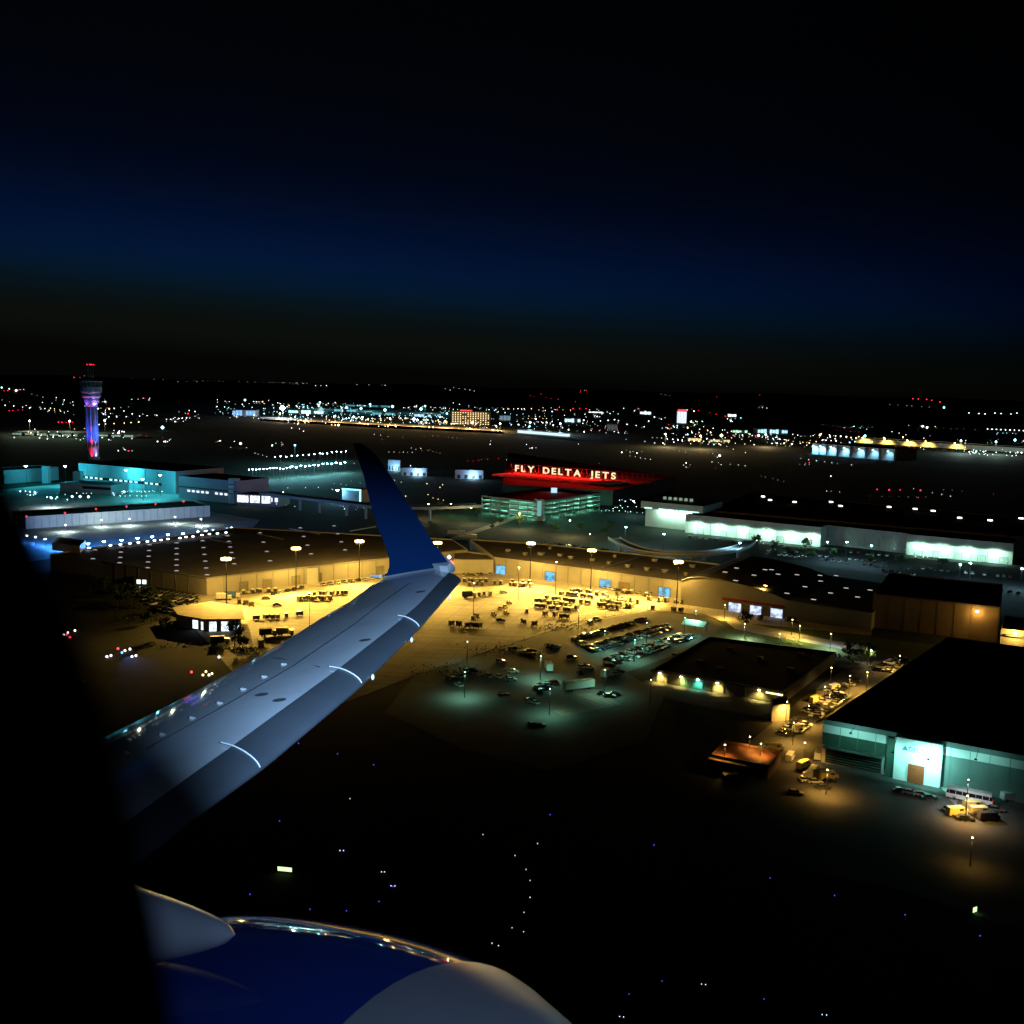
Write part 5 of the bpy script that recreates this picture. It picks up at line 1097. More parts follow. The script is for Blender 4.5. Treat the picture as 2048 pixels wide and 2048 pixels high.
for (K, p0, p1, n, what, where, gr) in (
    (CK, (1055, 1212), (1150, 1224), 9, 'pale-roofed cart', 'in the near row of the dense block', gc), (CK, (1068, 1204), (1166, 1217), 10, 'pale-roofed cart', 'in the second row of the dense block', gc),
    (CK, (1086, 1197), (1180, 1209), 9, 'pale-roofed cart', 'in the third row of the dense block', gc), (CK, (1118, 1188), (1262, 1210), 13, 'pale-roofed cart', 'in the long fourth row of the dense block', gc),
    (CK, (1136, 1183), (1216, 1193), 7, 'pale-roofed cart', 'in the back row of the dense block', gc), (UP_, (1190, 1204), (1268, 1217), 10, 'pale container', 'in the cluster right of the dense block', gu),
    (UD, (1194, 1213), (1242, 1221), 6, 'dark-sided container', 'below the pale cluster', gu), (UP_, (1205, 1196), (1282, 1208), 8, 'pale container', 'behind the cluster right of the dense block', gu),
    (UD, (1083, 1231), (1136, 1238), 7, 'dark-sided container', 'in the short row below the dense block', gu), (UD, (1110, 1214), (1162, 1222), 7, 'dark-sided container', 'tucked into the front of the dense block', gu),
    (CK, (1120, 1158), (1162, 1165), 8, 'pale-roofed cart', 'in the tight row by the second blue bay', gc), (UP_, (1018, 1173), (1072, 1176), 8, 'pale container', 'in the front group below the first blue bay', gu),
    (CK, (1020, 1167), (1062, 1168), 5, 'pale-roofed cart', 'behind the pale group below the first bay', gc), (CK, (925, 1164), (1000, 1163), 9, 'pale-roofed cart', 'in the far group before the annexe', gc),
    (UP_, (935, 1172), (1008, 1170), 8, 'pale container', 'in the middle group before the annexe', gu), (UP_, (950, 1194), (985, 1191), 4, 'pale container', 'beside the dark long truck', gu),
    (UD, (882, 1249), (968, 1258), 8, 'dark container', 'in the line at the near side of the yard', gu), (UD, (1040, 1246), (1076, 1252), 3, 'dark container', 'in the trio near the yard fence', gu),
    (UP_, (598, 1200), (665, 1202), 9, 'rounded pale container', 'in the front row left of the wing', gu), (UP_, (612, 1192), (700, 1190), 10, 'rounded pale container', 'in the back row left of the wing', gu),
    (CK, (505, 1242), (608, 1230), 9, 'low cart', 'in the line above the trucks by the wing', gc), (UD, (474, 1206), (506, 1214), 4, 'dark tall stack', 'beside the workshop roof', gu),
    (CK, (478, 1190), (560, 1182), 6, 'pale-roofed cart', 'along the wall right of the blue truck', gc), (UD, (1296, 1219), (1312, 1221), 2, 'dark container', 'at the yard corner by the shelter', gu), (UD, (1340, 1222), (1366, 1226), 3, 'dark skip', 'before the arched hangar corner', gu),
    (CK, (1240, 1186), (1300, 1194), 5, 'pale-roofed cart', 'below the tan roller door', gc), (UP_, (1290, 1200), (1345, 1206), 4, 'pale container', 'below the fourth blue bay', gu)):
    rowk(K, p0, p1, n, what, where, a_, gr, yaw=1.5 if K is CK else 1.2)
for (K, u, v, what) in ((TG, 1053, 1226, 'tug standing left of the dense block'), (TG, 1018, 1208, 'tug with raised canopy in the open yard'), (TG, 987, 1232, 'tug near the dark container line'), (TG, 1012, 1229, 'tug between the open yard and the fence'), (TG, 999, 1220, 'tug beside another in the open yard'), (TG, 1010, 1217, 'tug farthest of the pair in the open yard'), (UD, 947, 1242, 'dark container set back from the near line'), (UD, 953, 1237, 'dark container farthest back from the near line'), (UD, 1236, 1193, 'dark container alone behind the dense block'), (TG, 1352, 1206, 'tug at the foot of the arched hangar'), (UD, 1366, 1208, 'dark container at the foot of the arched hangar'), (TG, 1325, 1198, 'tug under the fourth blue bay'), (UD, 1520, 1240, 'dark container before the bright bays'), (UD, 1576, 1243, 'dark skip right of the three bright bays'), (UD, 1588, 1245, 'second dark skip right of the bright bays'), (UP_, 1640, 1392, 'pale stack on the street by the tall post'), (UP_, 1655, 1386, 'second pale stack on the street')):
    K.put(P(u, v), RU(0, 3), uniq(what), 'loose tugs and containers')

# ------------------------------------------------------------------ fence between yard and car park
fl = [(827, 1352), (890, 1333), (954, 1312), (1000, 1297), (1048, 1282), (1110, 1262), (1171, 1243), (1230, 1232), (1294, 1221), (1350, 1225), (1410, 1232)]
fe = thing('yard_fence', 'low wire fence on posts between the amber yard and the dark car park', 'fence', tuple(P(*fl[0])))
fp = [P(*q) for q in fl]; pb = MB().tube((0, 0, 0), (0, 0, 2.2), .07, n=5).mesh('post', steel); rl = MB()
for i in range(len(fp) - 1):
    d = fp[i + 1] - fp[i]; n = max(1, int(d.length / 6))
    for k in range(n): add('post', pb, fe, fp[i] + d * (k / n) - fp[0])
    for z in (.15, 1.1, 2.1): rl.tube(fp[i] + Vector((0, 0, z)), fp[i + 1] + Vector((0, 0, z)), .035, n=4)
rl.build('rail', steel, fe)
kb = MB()
for i in range(len(fp) - 1):
    d = fp[i + 1] - fp[i]; n = Vector((-d.y, d.x, 0)).normalized() * -1.0; m_ = (fp[i] + fp[i + 1]) / 2 - n * 1.2
    kb.box((m_.x, m_.y, .07), (d.length, .5, .14), math.atan2(d.y, d.x))
o = kb.build('kerb', mat('kerb_stone', (.32, .30, .26), .8, .3, .5)); o['kind'] = 'structure'

# ------------------------------------------------------------------ trees
def tree_kind(seed, hh, rr):
    r = random.Random(seed); t = thing('tree', 'tree', 'tree'); b = MB(); b.tube((0, 0, 0), (.1, 0, hh * .45), .22, .12, 6)
    for k in range(4): a = r.uniform(0, 6.3); b.tube((.1, 0, hh * .4), (math.cos(a) * rr * .6, math.sin(a) * rr * .6, hh * r.uniform(.6, .85)), .1, .03, 4)
    add('trunk', b.mesh('trunk', trunk_m), t); b = MB(); cl = []
    for k in range(11): a = r.uniform(0, 6.3); q = rr * r.uniform(.1, .85); cl.append((Vector((math.cos(a) * q, math.sin(a) * q, hh * r.uniform(.42, .92))), rr * r.uniform(.28, .5)))
    for k in range(620):
        c, q = r.choice(cl); d = Vector((r.gauss(0, 1), r.gauss(0, 1), r.gauss(0, .8))).normalized() * q * r.uniform(.5, 1.05); p = c + d; s_ = r.uniform(.16, .34)
        a = Vector((r.gauss(0, 1), r.gauss(0, 1), r.gauss(0, 1))).normalized() * s_; e = a.cross(Vector((r.gauss(0, 1), r.gauss(0, 1), r.gauss(0, 1)))).normalized() * s_
        b.face([p - a - e * .6, p + a - e * .6, p + a * .6 + e, p - a * .6 + e])
    add('crown', b.mesh('crown', leaf_m), t); return Kind(t)
TKS = [tree_kind(1, 8, 3.2), tree_kind(2, 6, 2.6), tree_kind(3, 9.5, 3.4)]
tl = [(1100 + 60, 1062, 'beside the green lamp at the parking structure'), (1205, 1072, 'right of the parking structure'), (1215, 1066, 'second right of the parking structure'), (1245, 1100, 'under the start of the curved ramp'), (1500, 1100, 'at the end of the curved ramp'), (1515, 1098, 'second beyond the curved ramp'), (1548, 1104, 'in the dark lot before the mint wall'), (1580, 1116, 'between the lot rows'), (1602, 1120, 'deeper between the lot rows'), (1625, 1118, 'near the sharp end of the mint wall'), (1668, 1116, 'before the recessed warehouse'), (1610, 1108, 'close to the mint wall'), (1740, 1130, 'before the second mint wall'), (1885, 1136, 'near the bright lamp of the second mint wall'), (1800, 1140, 'in the middle of the dark lot'), (2040, 1100, 'lit amber at the end of the second mint wall'), (2052, 1096, 'behind the amber one at the wall end'),
      (210, 1190, 'in the dark by the window edge'), (228, 1196, 'second from the window edge'), (248, 1190, 'left of the tiny hut'), (180, 1186, 'nearest the window edge'), (262, 1206, 'below the tiny hut'), (240, 1212, 'below the dim car lot'), (300, 1214, 'at the corner of the dim car lot'), (335, 1222, 'left of the workshop roof'), (290, 1248, 'in the dark left of the workshop'), (330, 1270, 'below the workshop in the dark'), (480, 1298, 'among bushes below the workshop yard'), (492, 1300, 'next to the bush tree below the workshop'), (470, 1294, 'nearest the workshop among the bushes'),
      (880, 1022, 'by the dark overpass lamp'), (900, 1026, 'before the green lamps'), (930, 1030, 'left of the parking structure'), (955, 1034, 'at the left foot of the parking structure'), (1000, 1050, 'below the left face of the parking structure'), (1040, 1056, 'beside the climbing road'), (985, 1060, 'in the dark strip below the parking structure'), (1110, 1066, 'in the dark strip by the cargo roof'), (850, 1030, 'behind the winglet edge'), (1700, 1320, 'on the lawn by the low building'), (1716, 1322, 'darkest on the lawn by the street'), (1490, 1264, 'small on the lawn by the path'), (1735, 1330, 'at the street by the lawn')]
for i, (u, v, wh_) in enumerate(tl):
    k = RU(.8, 1.25); TKS[i % 3].put(P(u, v, -.05), RU(0, 6), uniq('dark leafy tree ' + wh_), 'trees on the airfield edge', (k, k, k * RU(.85, 1.1)))
lk.head_at(2030, 1098, 'amber lamp beside the amber-lit tree at the wall end', None, 5200, SOD, spot=P(2040, 1100), cat='lamp post')
# low shrubs under the wing edge, nobody could count them
b = MB(); r = random.Random(5)
for (u, v, n, sp) in ((478, 1300, 160, 4), (500, 1303, 120, 3), (380, 1290, 160, 7), (300, 1240, 200, 9), (250, 1215, 220, 9), (1120, 1256, 130, 6), (900, 1345, 160, 8), (1010, 1302, 140, 7), (1560, 1285, 100, 6), (1690, 1316, 120, 5)):
    for k in range(n):
        c = P(u, v) + Vector((r.gauss(0, sp), r.gauss(0, sp * .6), r.uniform(.1, 1.2))); a = Vector((r.gauss(0, 1), r.gauss(0, 1), r.gauss(0, 1))).normalized() * .35; e = a.cross(Vector((r.gauss(0, 1), r.gauss(0, 1), r.gauss(0, 1)))).normalized() * .35
        b.face([c - a - e, c + a - e, c + e])
tag(b.build('shrubbery', leaf_m), 'low dark shrubs along the fences and verges', kind='stuff')

# ------------------------------------------------------------------ airfield lamps in the grass
gb = MB().tube((0, 0, 0), (0, 0, .35), .1, n=6).mesh('stake', dark_m)
def field_lamp(u, v, col, name, k, label, group, size=.095):
    t = thing('taxiway_lamp', label, 'taxiway lamp', tuple(P(u, v, -.1)), 0, group); add('stake', gb, t); D = (P(u, v) - CAM).length; s_ = size * D / 230
    add('lens', MB().lathe([(s_, .3), (s_ * 1.1, .3 + s_), (s_ * .6, .3 + 1.8 * s_)], 8).mesh('lens', emi(name, col, k)), t)
PLC = {}
def place(what, u, v):
    w_ = 'above the engine' if u < 800 and v > 1560 else 'just below the wing' if u < 800 else 'between wing and hangar' if v < 1700 and u < 1400 else 'right of the engine' if u < 1200 else 'below the black-roofed hangar'
    k = (what, w_); PLC[k] = PLC.get(k, 0) + 1; return f'{what} {w_}, {ORD[PLC[k] - 1]} from the top'
for (u, v) in sorted(((1308, 1693), (1540, 1759), (1669, 1794), (1810, 1833), (1960, 1875), (1324, 1966), (1258, 1992), (1528, 2002), (597, 1489), (675, 1510), (747, 1532), (559, 1645), (786, 1776), (620, 1822), (693, 1825), (758, 1806), (500, 1792), (168, 1365), (1100, 1632)), key=lambda q: q[1]):
    field_lamp(u, v, (.10, .08, 1.0), 'blue_taxi_glow', 1.8, uniq(place('small blue taxiway lamp', u, v)), 'blue taxiway lamps')
for (u, v) in sorted(((1403, 1972), (1411, 1973), (1239, 2037), (1247, 2038), (1644, 2033), (1653, 2034), (680, 1704), (687, 1704), (763, 1747), (769, 1747), (782, 1775), (790, 1775), (1060, 1798), (984, 1890), (997, 1895)), key=lambda q: q[1]):
    field_lamp(u, v, (.6, .7, 1.0), 'pair_taxi_glow', 2.2, uniq(place('blue-white taxiway lamp beside its twin', u, v)), 'paired blue-white taxiway lamps')
for (u, v) in sorted(((1030, 1714), (1052, 1742), (1060, 1764), (1048, 1828), (1024, 1859), (1047, 1867), (966, 1672), (700, 1600), (1075, 1690)), key=lambda q: q[1]):
    field_lamp(u, v, (.7, 1.0, .85), 'green_taxi_glow', 1.2, uniq(place('faint green-white taxiway lamp', u, v)), 'faint green-white taxiway lamps')
tsm = emi('taxi_sign_glow', (.62, 1.0, .42), 1.5)
for (u, v, wd, ht, rz, lab) in ((570, 1745, 3.4, .95, -.15, 'long glowing green-white taxiway sign above the engine'), (1948, 1826, 1.3, 1.1, .5, 'short glowing green-white taxiway sign near the picture edge')):
    c = P(u, v, -.1); t = thing('taxiway_sign', lab, 'taxiway sign', tuple(c), rz, 'glowing taxiway signs')
    add('panel', MB().box((0, -.16, .85), (wd - .1, .06, ht)).mesh('panel', tsm), t); add('casing', MB().box((0, 0, .85), (wd, .24, ht + .12)).mesh('casing', dark_m), t)
    for x in (-wd * .35, wd * .35): add('leg', MB().box((x, 0, .15), (.08, .08, .5)).mesh('leg', dark_m), t)
    light('POINT', c + Vector((0, -1.2, .8)), 4, (.6, 1, .3), t, .2)
mk = [(128, 1272, (1, 1, 1)), (136, 1268, (1, 1, 1)), (150, 1264, (1, 1, 1)), (134, 1272, (1, .04, .06)), (140, 1277, (1, .05, .05)), (120, 1286, (.7, .8, 1)), (236, 1300, (1, .04, .06)), (250, 1304, (1, 1, 1)), (260, 1301, (1, 1, 1)), (214, 1316, (1, 1, 1)), (222, 1314, (1, 1, 1)), (264, 1316, (1, 1, 1)), (272, 1314, (1, 1, 1)), (244, 1308, (.1, .35, 1)), (438, 1317, (.8, 1, 1)), (383, 1347, (1, .04, .06)), (406, 1353, (1, .8, .3)), (412, 1346, (1, .8, .3)), (418, 1353, (1, 1, 1)), (424, 1350, (1, .85, .4))]
for i, (u, v, c) in enumerate(mk):
    nm = 'white' if min(c) > .6 else 'red' if c[0] > .9 and c[1] < .2 else 'blue' if c[2] > .9 else 'amber'
    field_lamp(u, v, c, nm + '_marker_glow', 5, f'{nm} vehicle or marker lamp in the dark beyond the wing, one of a small cluster', f'{nm} lamps in the dark beyond the wing', .2)
light('SPOT', P(250, 1306) + Vector((0, 0, 3)), 5200, (.1, .3, 1.0), None, .2, aim=P(285, 1330), cone=60, blend=1, name='vehicle_beam')
# ------------------------------------------------------------------ floodlit far aprons
for i in range(9):
    t_ = i / 8; u, v = 560 + 440 * t_, 838 + 22 * t_
    H = P(u, v + 1); k = 15; t = thing('far_floodlight', f'{ORD[i]} amber floodlight from the white glare along the far amber strip', 'floodlight', (H.x, H.y, 0), 0, 'floodlights of the far amber strip')
    add('pole', MB().tube((0, 0, 0), (0, 0, k), .14, .1, 5).mesh('pole', dark_m), t); add('luminaire', MB().octa((0, 0, k), 1.9).mesh('luminaire', core_amber), t)
    light('POINT', (H.x, H.y - 4, k - 2.5), 150000, (1.0, .60, .18), t, .6)
H = P(565, 835); t = thing('far_floodlight', 'dazzling white floodlight at the left end of the far amber strip', 'floodlight', (H.x, H.y, 0)); add('pole', MB().tube((0, 0, 0), (0, 0, 24), .5, .3, 5).mesh('pole', dark_m), t); add('luminaire', MB().octa((0, 0, 24), 7).mesh('luminaire', core_ice), t); light('POINT', (H.x, H.y - 9, 16), 350000, ICE, t, .6)
for (u, v, c, pw, lab) in ((640, 818, CYAN, 900000, 'far cyan floodlight over the domed hall'), (740, 822, CYAN, 900000, 'far cyan floodlight left of the hotel'), (850, 826, CYAN, 800000, 'far cyan floodlight close left of the hotel'), (1120, 868, ICE, 350000, 'far white floodlight on the long white canopy'), (1060, 865, ICE, 260000, 'second far white floodlight on the long white canopy'), (1330, 893, SODW, 400000, 'far warm floodlight at the runway edge'), (1400, 897, SODW, 400000, 'second far warm floodlight at the runway edge'), (1530, 893, SODW, 300000, 'third far warm floodlight at the runway edge'), (60, 868, (.8, 1, .7), 260000, 'far green-white floodlight left of the control tower'), (140, 868, (.8, 1, .7), 260000, 'far green-white floodlight close to the control tower'), (210, 866, (.8, 1, .7), 200000, 'far green-white floodlight right of the control tower shaft'), (1990, 908, (.7, 1, .9), 300000, 'far mint floodlight at the right edge'), (1920, 906, (.7, 1, .9), 300000, 'far mint floodlight near the right edge'), (590, 925, CYAN, 120000, 'cyan floodlight over the far parking rows')):
    H = P(u, v); k = 22; t = thing('far_floodlight', lab, 'floodlight', (H.x, H.y, 0)); add('pole', MB().tube((0, 0, 0), (0, 0, k), .14, .1, 5).mesh('pole', dark_m), t); D = (H - CAM).length
    add('luminaire', MB().octa((0, 0, k), D * .0009).mesh('luminaire', emi(f'far_core_{int(c[0]*9)}{int(c[1]*9)}', c, 14)), t); light('POINT', (H.x, H.y - 6, k - 4), pw * .33, c, t, .6)
b = MB(); a_, c_ = P(1035, 861, 6), P(1140, 869, 6); d_ = c_ - a_; cn_ = thing('white_canopy', 'long white lit canopy at the right end of the amber strip', 'canopy', ((a_ + c_) / 2).to_tuple()[:2] + (0,))
m_ = (a_ + c_) / 2; MB().box((m_.x, m_.y, 8), (d_.length, 14, 1.2), math.atan2(d_.y, d_.x)).build('canopy_roof', wall_white, cn_); b.box((m_.x, m_.y - 1, 4.4), (d_.length * .96, 6, 5.5), math.atan2(d_.y, d_.x)); b.build('lit_front', emi('canopy_front_glow', (.7, .95, 1.0), 1.1), cn_)

# ------------------------------------------------------------------ city lights
CL = {'white': ((.88, .95, 1.0), 6), 'amber': ((1.0, .70, .28), 6), 'cyan': ((.32, .85, 1.0), 6), 'red': ((1.0, .02, .06), 3.5), 'green': ((.45, 1.0, .7), 4), 'dim': ((.7, .8, .75), 1.6)}
CM = {k: emi('city_' + k + '_glow', c, s_) for k, (c, s_) in CL.items()}
CME = {k: MB().octa((0, 0, 0), 1).mesh('city_lamp', CM[k]) for k in CL}
r = random.Random(21)
def pick(mix):
    x = r.random() * sum(mix.values())
    for k, w_ in mix.items():
        x -= w_
        if x <= 0: return k
    return k
pts = []
def vh(u): return 735 + .0254 * u
def scat(u0, u1, o0, o1, n, mix, s0=.5, s1=1.15):
    """n lamps between two depths below the horizon"""
    k = 0
    while k < n:
        size = lambda: s0 * math.exp(abs(r.gauss(0, .55))) * (.75 if r.random() < .6 else 1)
        if r.random() < .55:                     # a street: lamps of one colour along a line
            m = r.randint(3, 7); u = r.uniform(u0, u1); v = r.uniform(o0, o1); st = r.choice((-1, 1)) * r.uniform(7, 20); sl = r.uniform(-.12, .25); c = pick(mix); b_ = size()
            for q in range(m):
                uu = u + st * q * r.uniform(.9, 1.1); vv = v + sl * st * q + r.uniform(-.4, .4)
                if u0 <= uu <= u1 and o0 - 3 <= vv <= o1 + 3 and r.random() < .85: pts.append((uu, vh(uu) + vv, c, b_ * r.uniform(.6, 1.15))); k += 1
        elif r.random() < .5:                    # a bright cluster round a lit place
            u = r.uniform(u0, u1); v = r.uniform(o0, o1)
            for q in range(r.randint(3, 8)):
                uu = u + r.gauss(0, 9); vv = min(o1, max(o0, v + r.gauss(0, 2.5))); pts.append((uu, vh(uu) + vv, pick(mix), size())); k += 1
        else:
            u = r.uniform(u0, u1); pts.append((u, vh(u) + r.uniform(o0, o1), pick(mix), size())); k += 1
W_ = {'white': 6, 'cyan': 2, 'amber': 2, 'dim': 4, 'red': .6, 'green': .6}
scat(0, 300, 40, 110, 100, {'white': 5, 'amber': 2, 'red': 1.2, 'dim': 4, 'green': 1})
scat(0, 340, 118, 140, 55, {'white': 6, 'green': 2, 'amber': 1, 'dim': 3, 'red': .3}, .6, 1.3)
scat(190, 470, 75, 170, 55, {'white': 5, 'dim': 5, 'red': 1.2, 'amber': .6})
scat(430, 900, 55, 90, 400, {'white': 4, 'cyan': 6, 'dim': 5, 'amber': 1.2, 'red': .2}, .45, 1.2)
scat(560, 1000, 80, 98, 120, {'amber': 6, 'white': 5}, .6, 1.0)
scat(860, 1240, 50, 100, 240, W_, .45, 1.25)
scat(1240, 1560, 50, 118, 170, W_, .45, 1.2)
scat(1400, 1720, 92, 116, 90, {'amber': 5, 'white': 5, 'green': .6, 'cyan': 1}, .5, 1.3)
scat(1560, 2048, 70, 122, 110, {'white': 5, 'dim': 5, 'amber': 1.5, 'red': .5, 'cyan': 1, 'green': .5}, .4, 1.1)
scat(1920, 2048, 118, 126, 26, {'white': 5, 'green': 3}, .6, 1.2)
scat(440, 1100, 105, 180, 75, {'white': 6, 'dim': 6, 'red': .8, 'amber': .5}, .45, .9)
scat(950, 1500, 118, 165, 40, {'white': 6, 'dim': 5, 'red': .5}, .45, .9)
scat(1400, 2048, 130, 215, 42, {'white': 3, 'dim': 6, 'red': 2.4}, .4, .85)
scat(230, 1000, 8, 20, 46, {'dim': 8, 'white': 1}, .35, .6)
scat(900, 2048, 12, 42, 30, {'dim': 5, 'red': 4, 'white': 1.5}, .35, .7)
scat(480, 760, 210, 268, 40, {'cyan': 2, 'white': 2, 'dim': 5, 'green': 1, 'red': .4}, .5, 1.0)
scat(760, 1010, 200, 250, 16, {'amber': 3, 'white': 2, 'dim': 2}, .5, 1.0)
scat(40, 200, 236, 262, 26, {'white': 6, 'cyan': 4, 'red': .6}, .6, 1.4)
scat(225, 330, 232, 250, 26, {'white': 6, 'cyan': 4}, .6, 1.3)
scat(1200, 1340, 232, 262, 34, {'white': 6, 'cyan': 4, 'green': 1}, .5, 1.2)
scat(1380, 2040, 296, 360, 46, {'white': 2, 'dim': 6, 'green': 3, 'red': .5}, .4, .9)
for i in range(9): pts.append((1975 + 9 * i, 858 + .4 * i, 'white', .9))
for i in range(7): pts.append((1938 + 16 * i + (i % 2) * 4, 826 + (i % 3), 'white', .8))
for (u, v, c, s_) in ((325, 855, 'cyan', 3.2), (481, 887, 'white', 2.2), (1888, 815, 'cyan', 1.8), (1930, 889, 'amber', 3.0), (1443, 871, 'amber', 3.2), (1517, 871, 'amber', 2.6), (1730, 872, 'cyan', 2.4), (1640, 870, 'amber', 2.0), (2030, 880, 'cyan', 2.2), (693, 816, 'cyan', 3), (722, 817, 'cyan', 2.6), (770, 820, 'cyan', 3.4), (785, 813, 'cyan', 2.6), (842, 818, 'cyan', 3), (490, 800, 'cyan', 2), (148, 754, 'red', .8), (160, 752, 'red', .5)):
    pts.append((u, v, c, s_))
pts = [(u, max(v, vh(u) + 16), c, s_) for u, v, c, s_ in pts]
pts.sort(key=lambda q: -(q[3] * (1.6 if q[2] != 'dim' else 1) + q[1] * .0004))
CITY_LBL = {'white': 'tiny white far-off lamp', 'amber': 'tiny amber far-off lamp', 'cyan': 'tiny icy blue far-off lamp', 'red': 'tiny red far-off lamp', 'green': 'tiny green-white far-off lamp', 'dim': 'faint grey-white far-off lamp'}
def region(u, v):
    o = v - vh(u)
    if o > 225: return 'on the lit ground this side of the terminals' if u < 760 else 'among the buildings right of the winglet'
    if o > 112: return 'on the dark field left of the winglet tip' if u < 720 else 'on the dark field around the red sign' if u < 1400 else 'on the dark field above the mint warehouse'
    if u < 180: return 'left of the control tower'
    if u < 430: return 'close right of the control tower'
    if u < 620: return 'around the white glare left of the domed hall'
    if u < 780: return 'between the domed hall and the hotel'
    if u < 1000: return 'around the grid-window hotel'
    if u < 1200: return 'over the long white canopy'
    if u < 1380: return 'left of the slim white tower block'
    if u < 1600: return 'right of the slim white tower block'
    if u < 1800: return 'behind the blue-washed hangar'
    return 'beyond the far amber hall'
rest = {k: MB() for k in CL}
for i, (u, v, c, s_) in enumerate(pts):
    q = P(u, v, 6.0 if v > 800 else 12.0); D = (q - CAM).length; rad = D / FPX * min(3.4, 1.1 * s_)
    if i < 300:
        o = bpy.data.objects.new('city_lamp', CME[c]); COL.objects.link(o); o.location = q; o.scale = (rad, rad, rad); reg = region(u, v); tag(o, CITY_LBL[c] + ' ' + reg, 'lamp', f'{c} city lamps {reg}')
    else: rest[c].octa(q, rad)
allr = MB(); mats_ = []
for k in CL:
    if not rest[k].v: continue
    mi = len(mats_); mats_.append(CM[k]); i0 = len(allr.v); allr.v += rest[k].v; allr.f += [tuple(x + i0 for x in f) for f in rest[k].f]; allr.m += [mi] * len(rest[k].f)
tag(allr.build('distant_lights', mats_), 'countless tiny lights of the city and airfield at night', kind='stuff')

# dark wooded rise along the horizon
hb = MB(); r = random.Random(3)
for k in range(60):
    x0_, x1_ = -7000 + k * 235, -7000 + (k + 1) * 235
    hb.face([(x0_, 14000, -.3), (x1_, 14000, -.3), (x1_, 14400, 14 + 10 * math.sin(k * .6 + .5)), (x0_, 14400, 14 + 10 * math.sin((k - 1) * .6 + .5))])
hb.build('hills', mat('wooded_hill', (.02, .025, .02), 1, .4, .002))['kind'] = 'structure'

# ------------------------------------------------------------------ the aeroplane
AFT = ray(-1417, 1300); LED = ray(1497, 642); FWD = -AFT
WN = LED.cross(AFT).normalized(); TIP = at(918, 1150, 15.0)
def onw(u, v, lift=0.0):
    d = ray(u, v); t = (TIP + WN * lift - CAM).dot(WN) / d.dot(WN); return CAM + d * t
plane = thing('airliner', 'airliner wing with a blue winglet, blue engine and dark cabin edge seen from its window', 'aeroplane', tuple(CAM + FW * 8 + RT * -2 - UP * 3))
skin = mat('wing_grey', (.36, .38, .41), .035, .12, .9, 0, .35); slatm = mat('slat_metal', (.05, .058, .07), .42, .12, 1.2, .2, .4)
def line(pts_, n):
    L = [0]
    for a, c in zip(pts_, pts_[1:]): L.append(L[-1] + (c - a).length)
    out_ = []
    for i in range(n):
        s_ = L[-1] * i / (n - 1); k = max(j for j in range(len(pts_)) if L[j] <= s_ + 1e-9); k = min(k, len(pts_) - 2); t = (s_ - L[k]) / (L[k + 1] - L[k]); out_.append(pts_[k].lerp(pts_[k + 1], t))
    return out_
le_px = [(921, 1158), (840, 1250), (719, 1368), (530, 1525), (404, 1616), (280, 1712), (60, 1880)]
sl_px = [(894, 1155), (838, 1214), (799, 1248), (679, 1341), (549, 1431), (469, 1486), (382, 1540), (240, 1630), (20, 1770)]
te_px = [(757, 1160), (700, 1203), (640, 1238), (560, 1289), (470, 1340), (370, 1394), (270, 1444), (190, 1483), (0, 1590)]
NS = 41
LEp = [onw(*q) for q in le_px]; SLp = [onw(u, v, 0.05 * (1.35 + .0048 * (900 - u))) for u, v in sl_px]; SLp = [p - WN * ((p - TIP).dot(WN)) for p in SLp]; TEp = [onw(*q) for q in te_px]
# stations: chord lines run parallel to the aft direction, from the leading edge to the rear
def hit(poly, o):
    """where the line o + s*AFT crosses a polyline lying in the wing plane"""
    side = WN.cross(AFT); best = None
    for a, c in zip(poly, poly[1:]):
        da, dc = (a - o).dot(side), (c - o).dot(side)
        if abs(dc - da) > 1e-9:
            t = -da / (dc - da)
            if -0.001 <= t <= 1.001: return a.lerp(c, t)
    a, c = (poly[0], poly[1]) if abs((poly[0] - o).dot(side)) < abs((poly[-1] - o).dot(side)) else (poly[-1], poly[-2])
    da, dc = (a - o).dot(side), (c - o).dot(side); return a + (c - a) * (-da / (dc - da))
ST = line(LEp, NS)
TEs = [hit(TEp, o) for o in ST]; SLs = [hit(SLp, o) for o in ST]
def airf(t):      # upper surface height over chord for a chord of 1, nose included
    return .60 * (.2969 * math.sqrt(max(t, 0)) - .1260 * t - .3516 * t * t + .2843 * t ** 3 - .1036 * t ** 4) * 1.0
KUP = 1.0
CT = [0, .004, .012, .025, .05, .08, .12, .17, .23, .30, .38, .46, .54, .62, .70, .78, .86, .93, 1.0]
def wing_pt(i, t, up, off=0.0):
    a, c = ST[i], TEs[i]; ch = (c - a).length; h = airf(t) * ch
    return a + (c - a) * t + WN * ((h * KUP if up else -h * .55) + off)
fr_ = [(SLs[i] - ST[i]).length / (TEs[i] - ST[i]).length for i in range(NS)]
def wing_at(i, s_, up=True, off=0.0):
    f_ = int(i); f_ = min(f_, NS - 2); k = i - f_; return wing_pt(f_, s_, up, off).lerp(wing_pt(f_ + 1, s_, up, off), k)
b = MB()
def sheet(mb, grid):
    i0 = len(mb.v); R_, C_ = len(grid), len(grid[0])
    for row_ in grid: mb.v += [tuple(p) for p in row_]
    for i in range(R_ - 1):
        for j in range(C_ - 1): mb.f.append((i0 + i * C_ + j, i0 + i * C_ + j + 1, i0 + (i + 1) * C_ + j + 1, i0 + (i + 1) * C_ + j)); mb.m.append(0)
sheet(b, [[wing_pt(i, fr_[i] + (1 - fr_[i]) * t, True) for t in CT] for i in range(NS)])
sheet(b, [[wing_pt(i, fr_[i] + (1 - fr_[i]) * t, False) for t in reversed(CT)] for i in range(NS)])
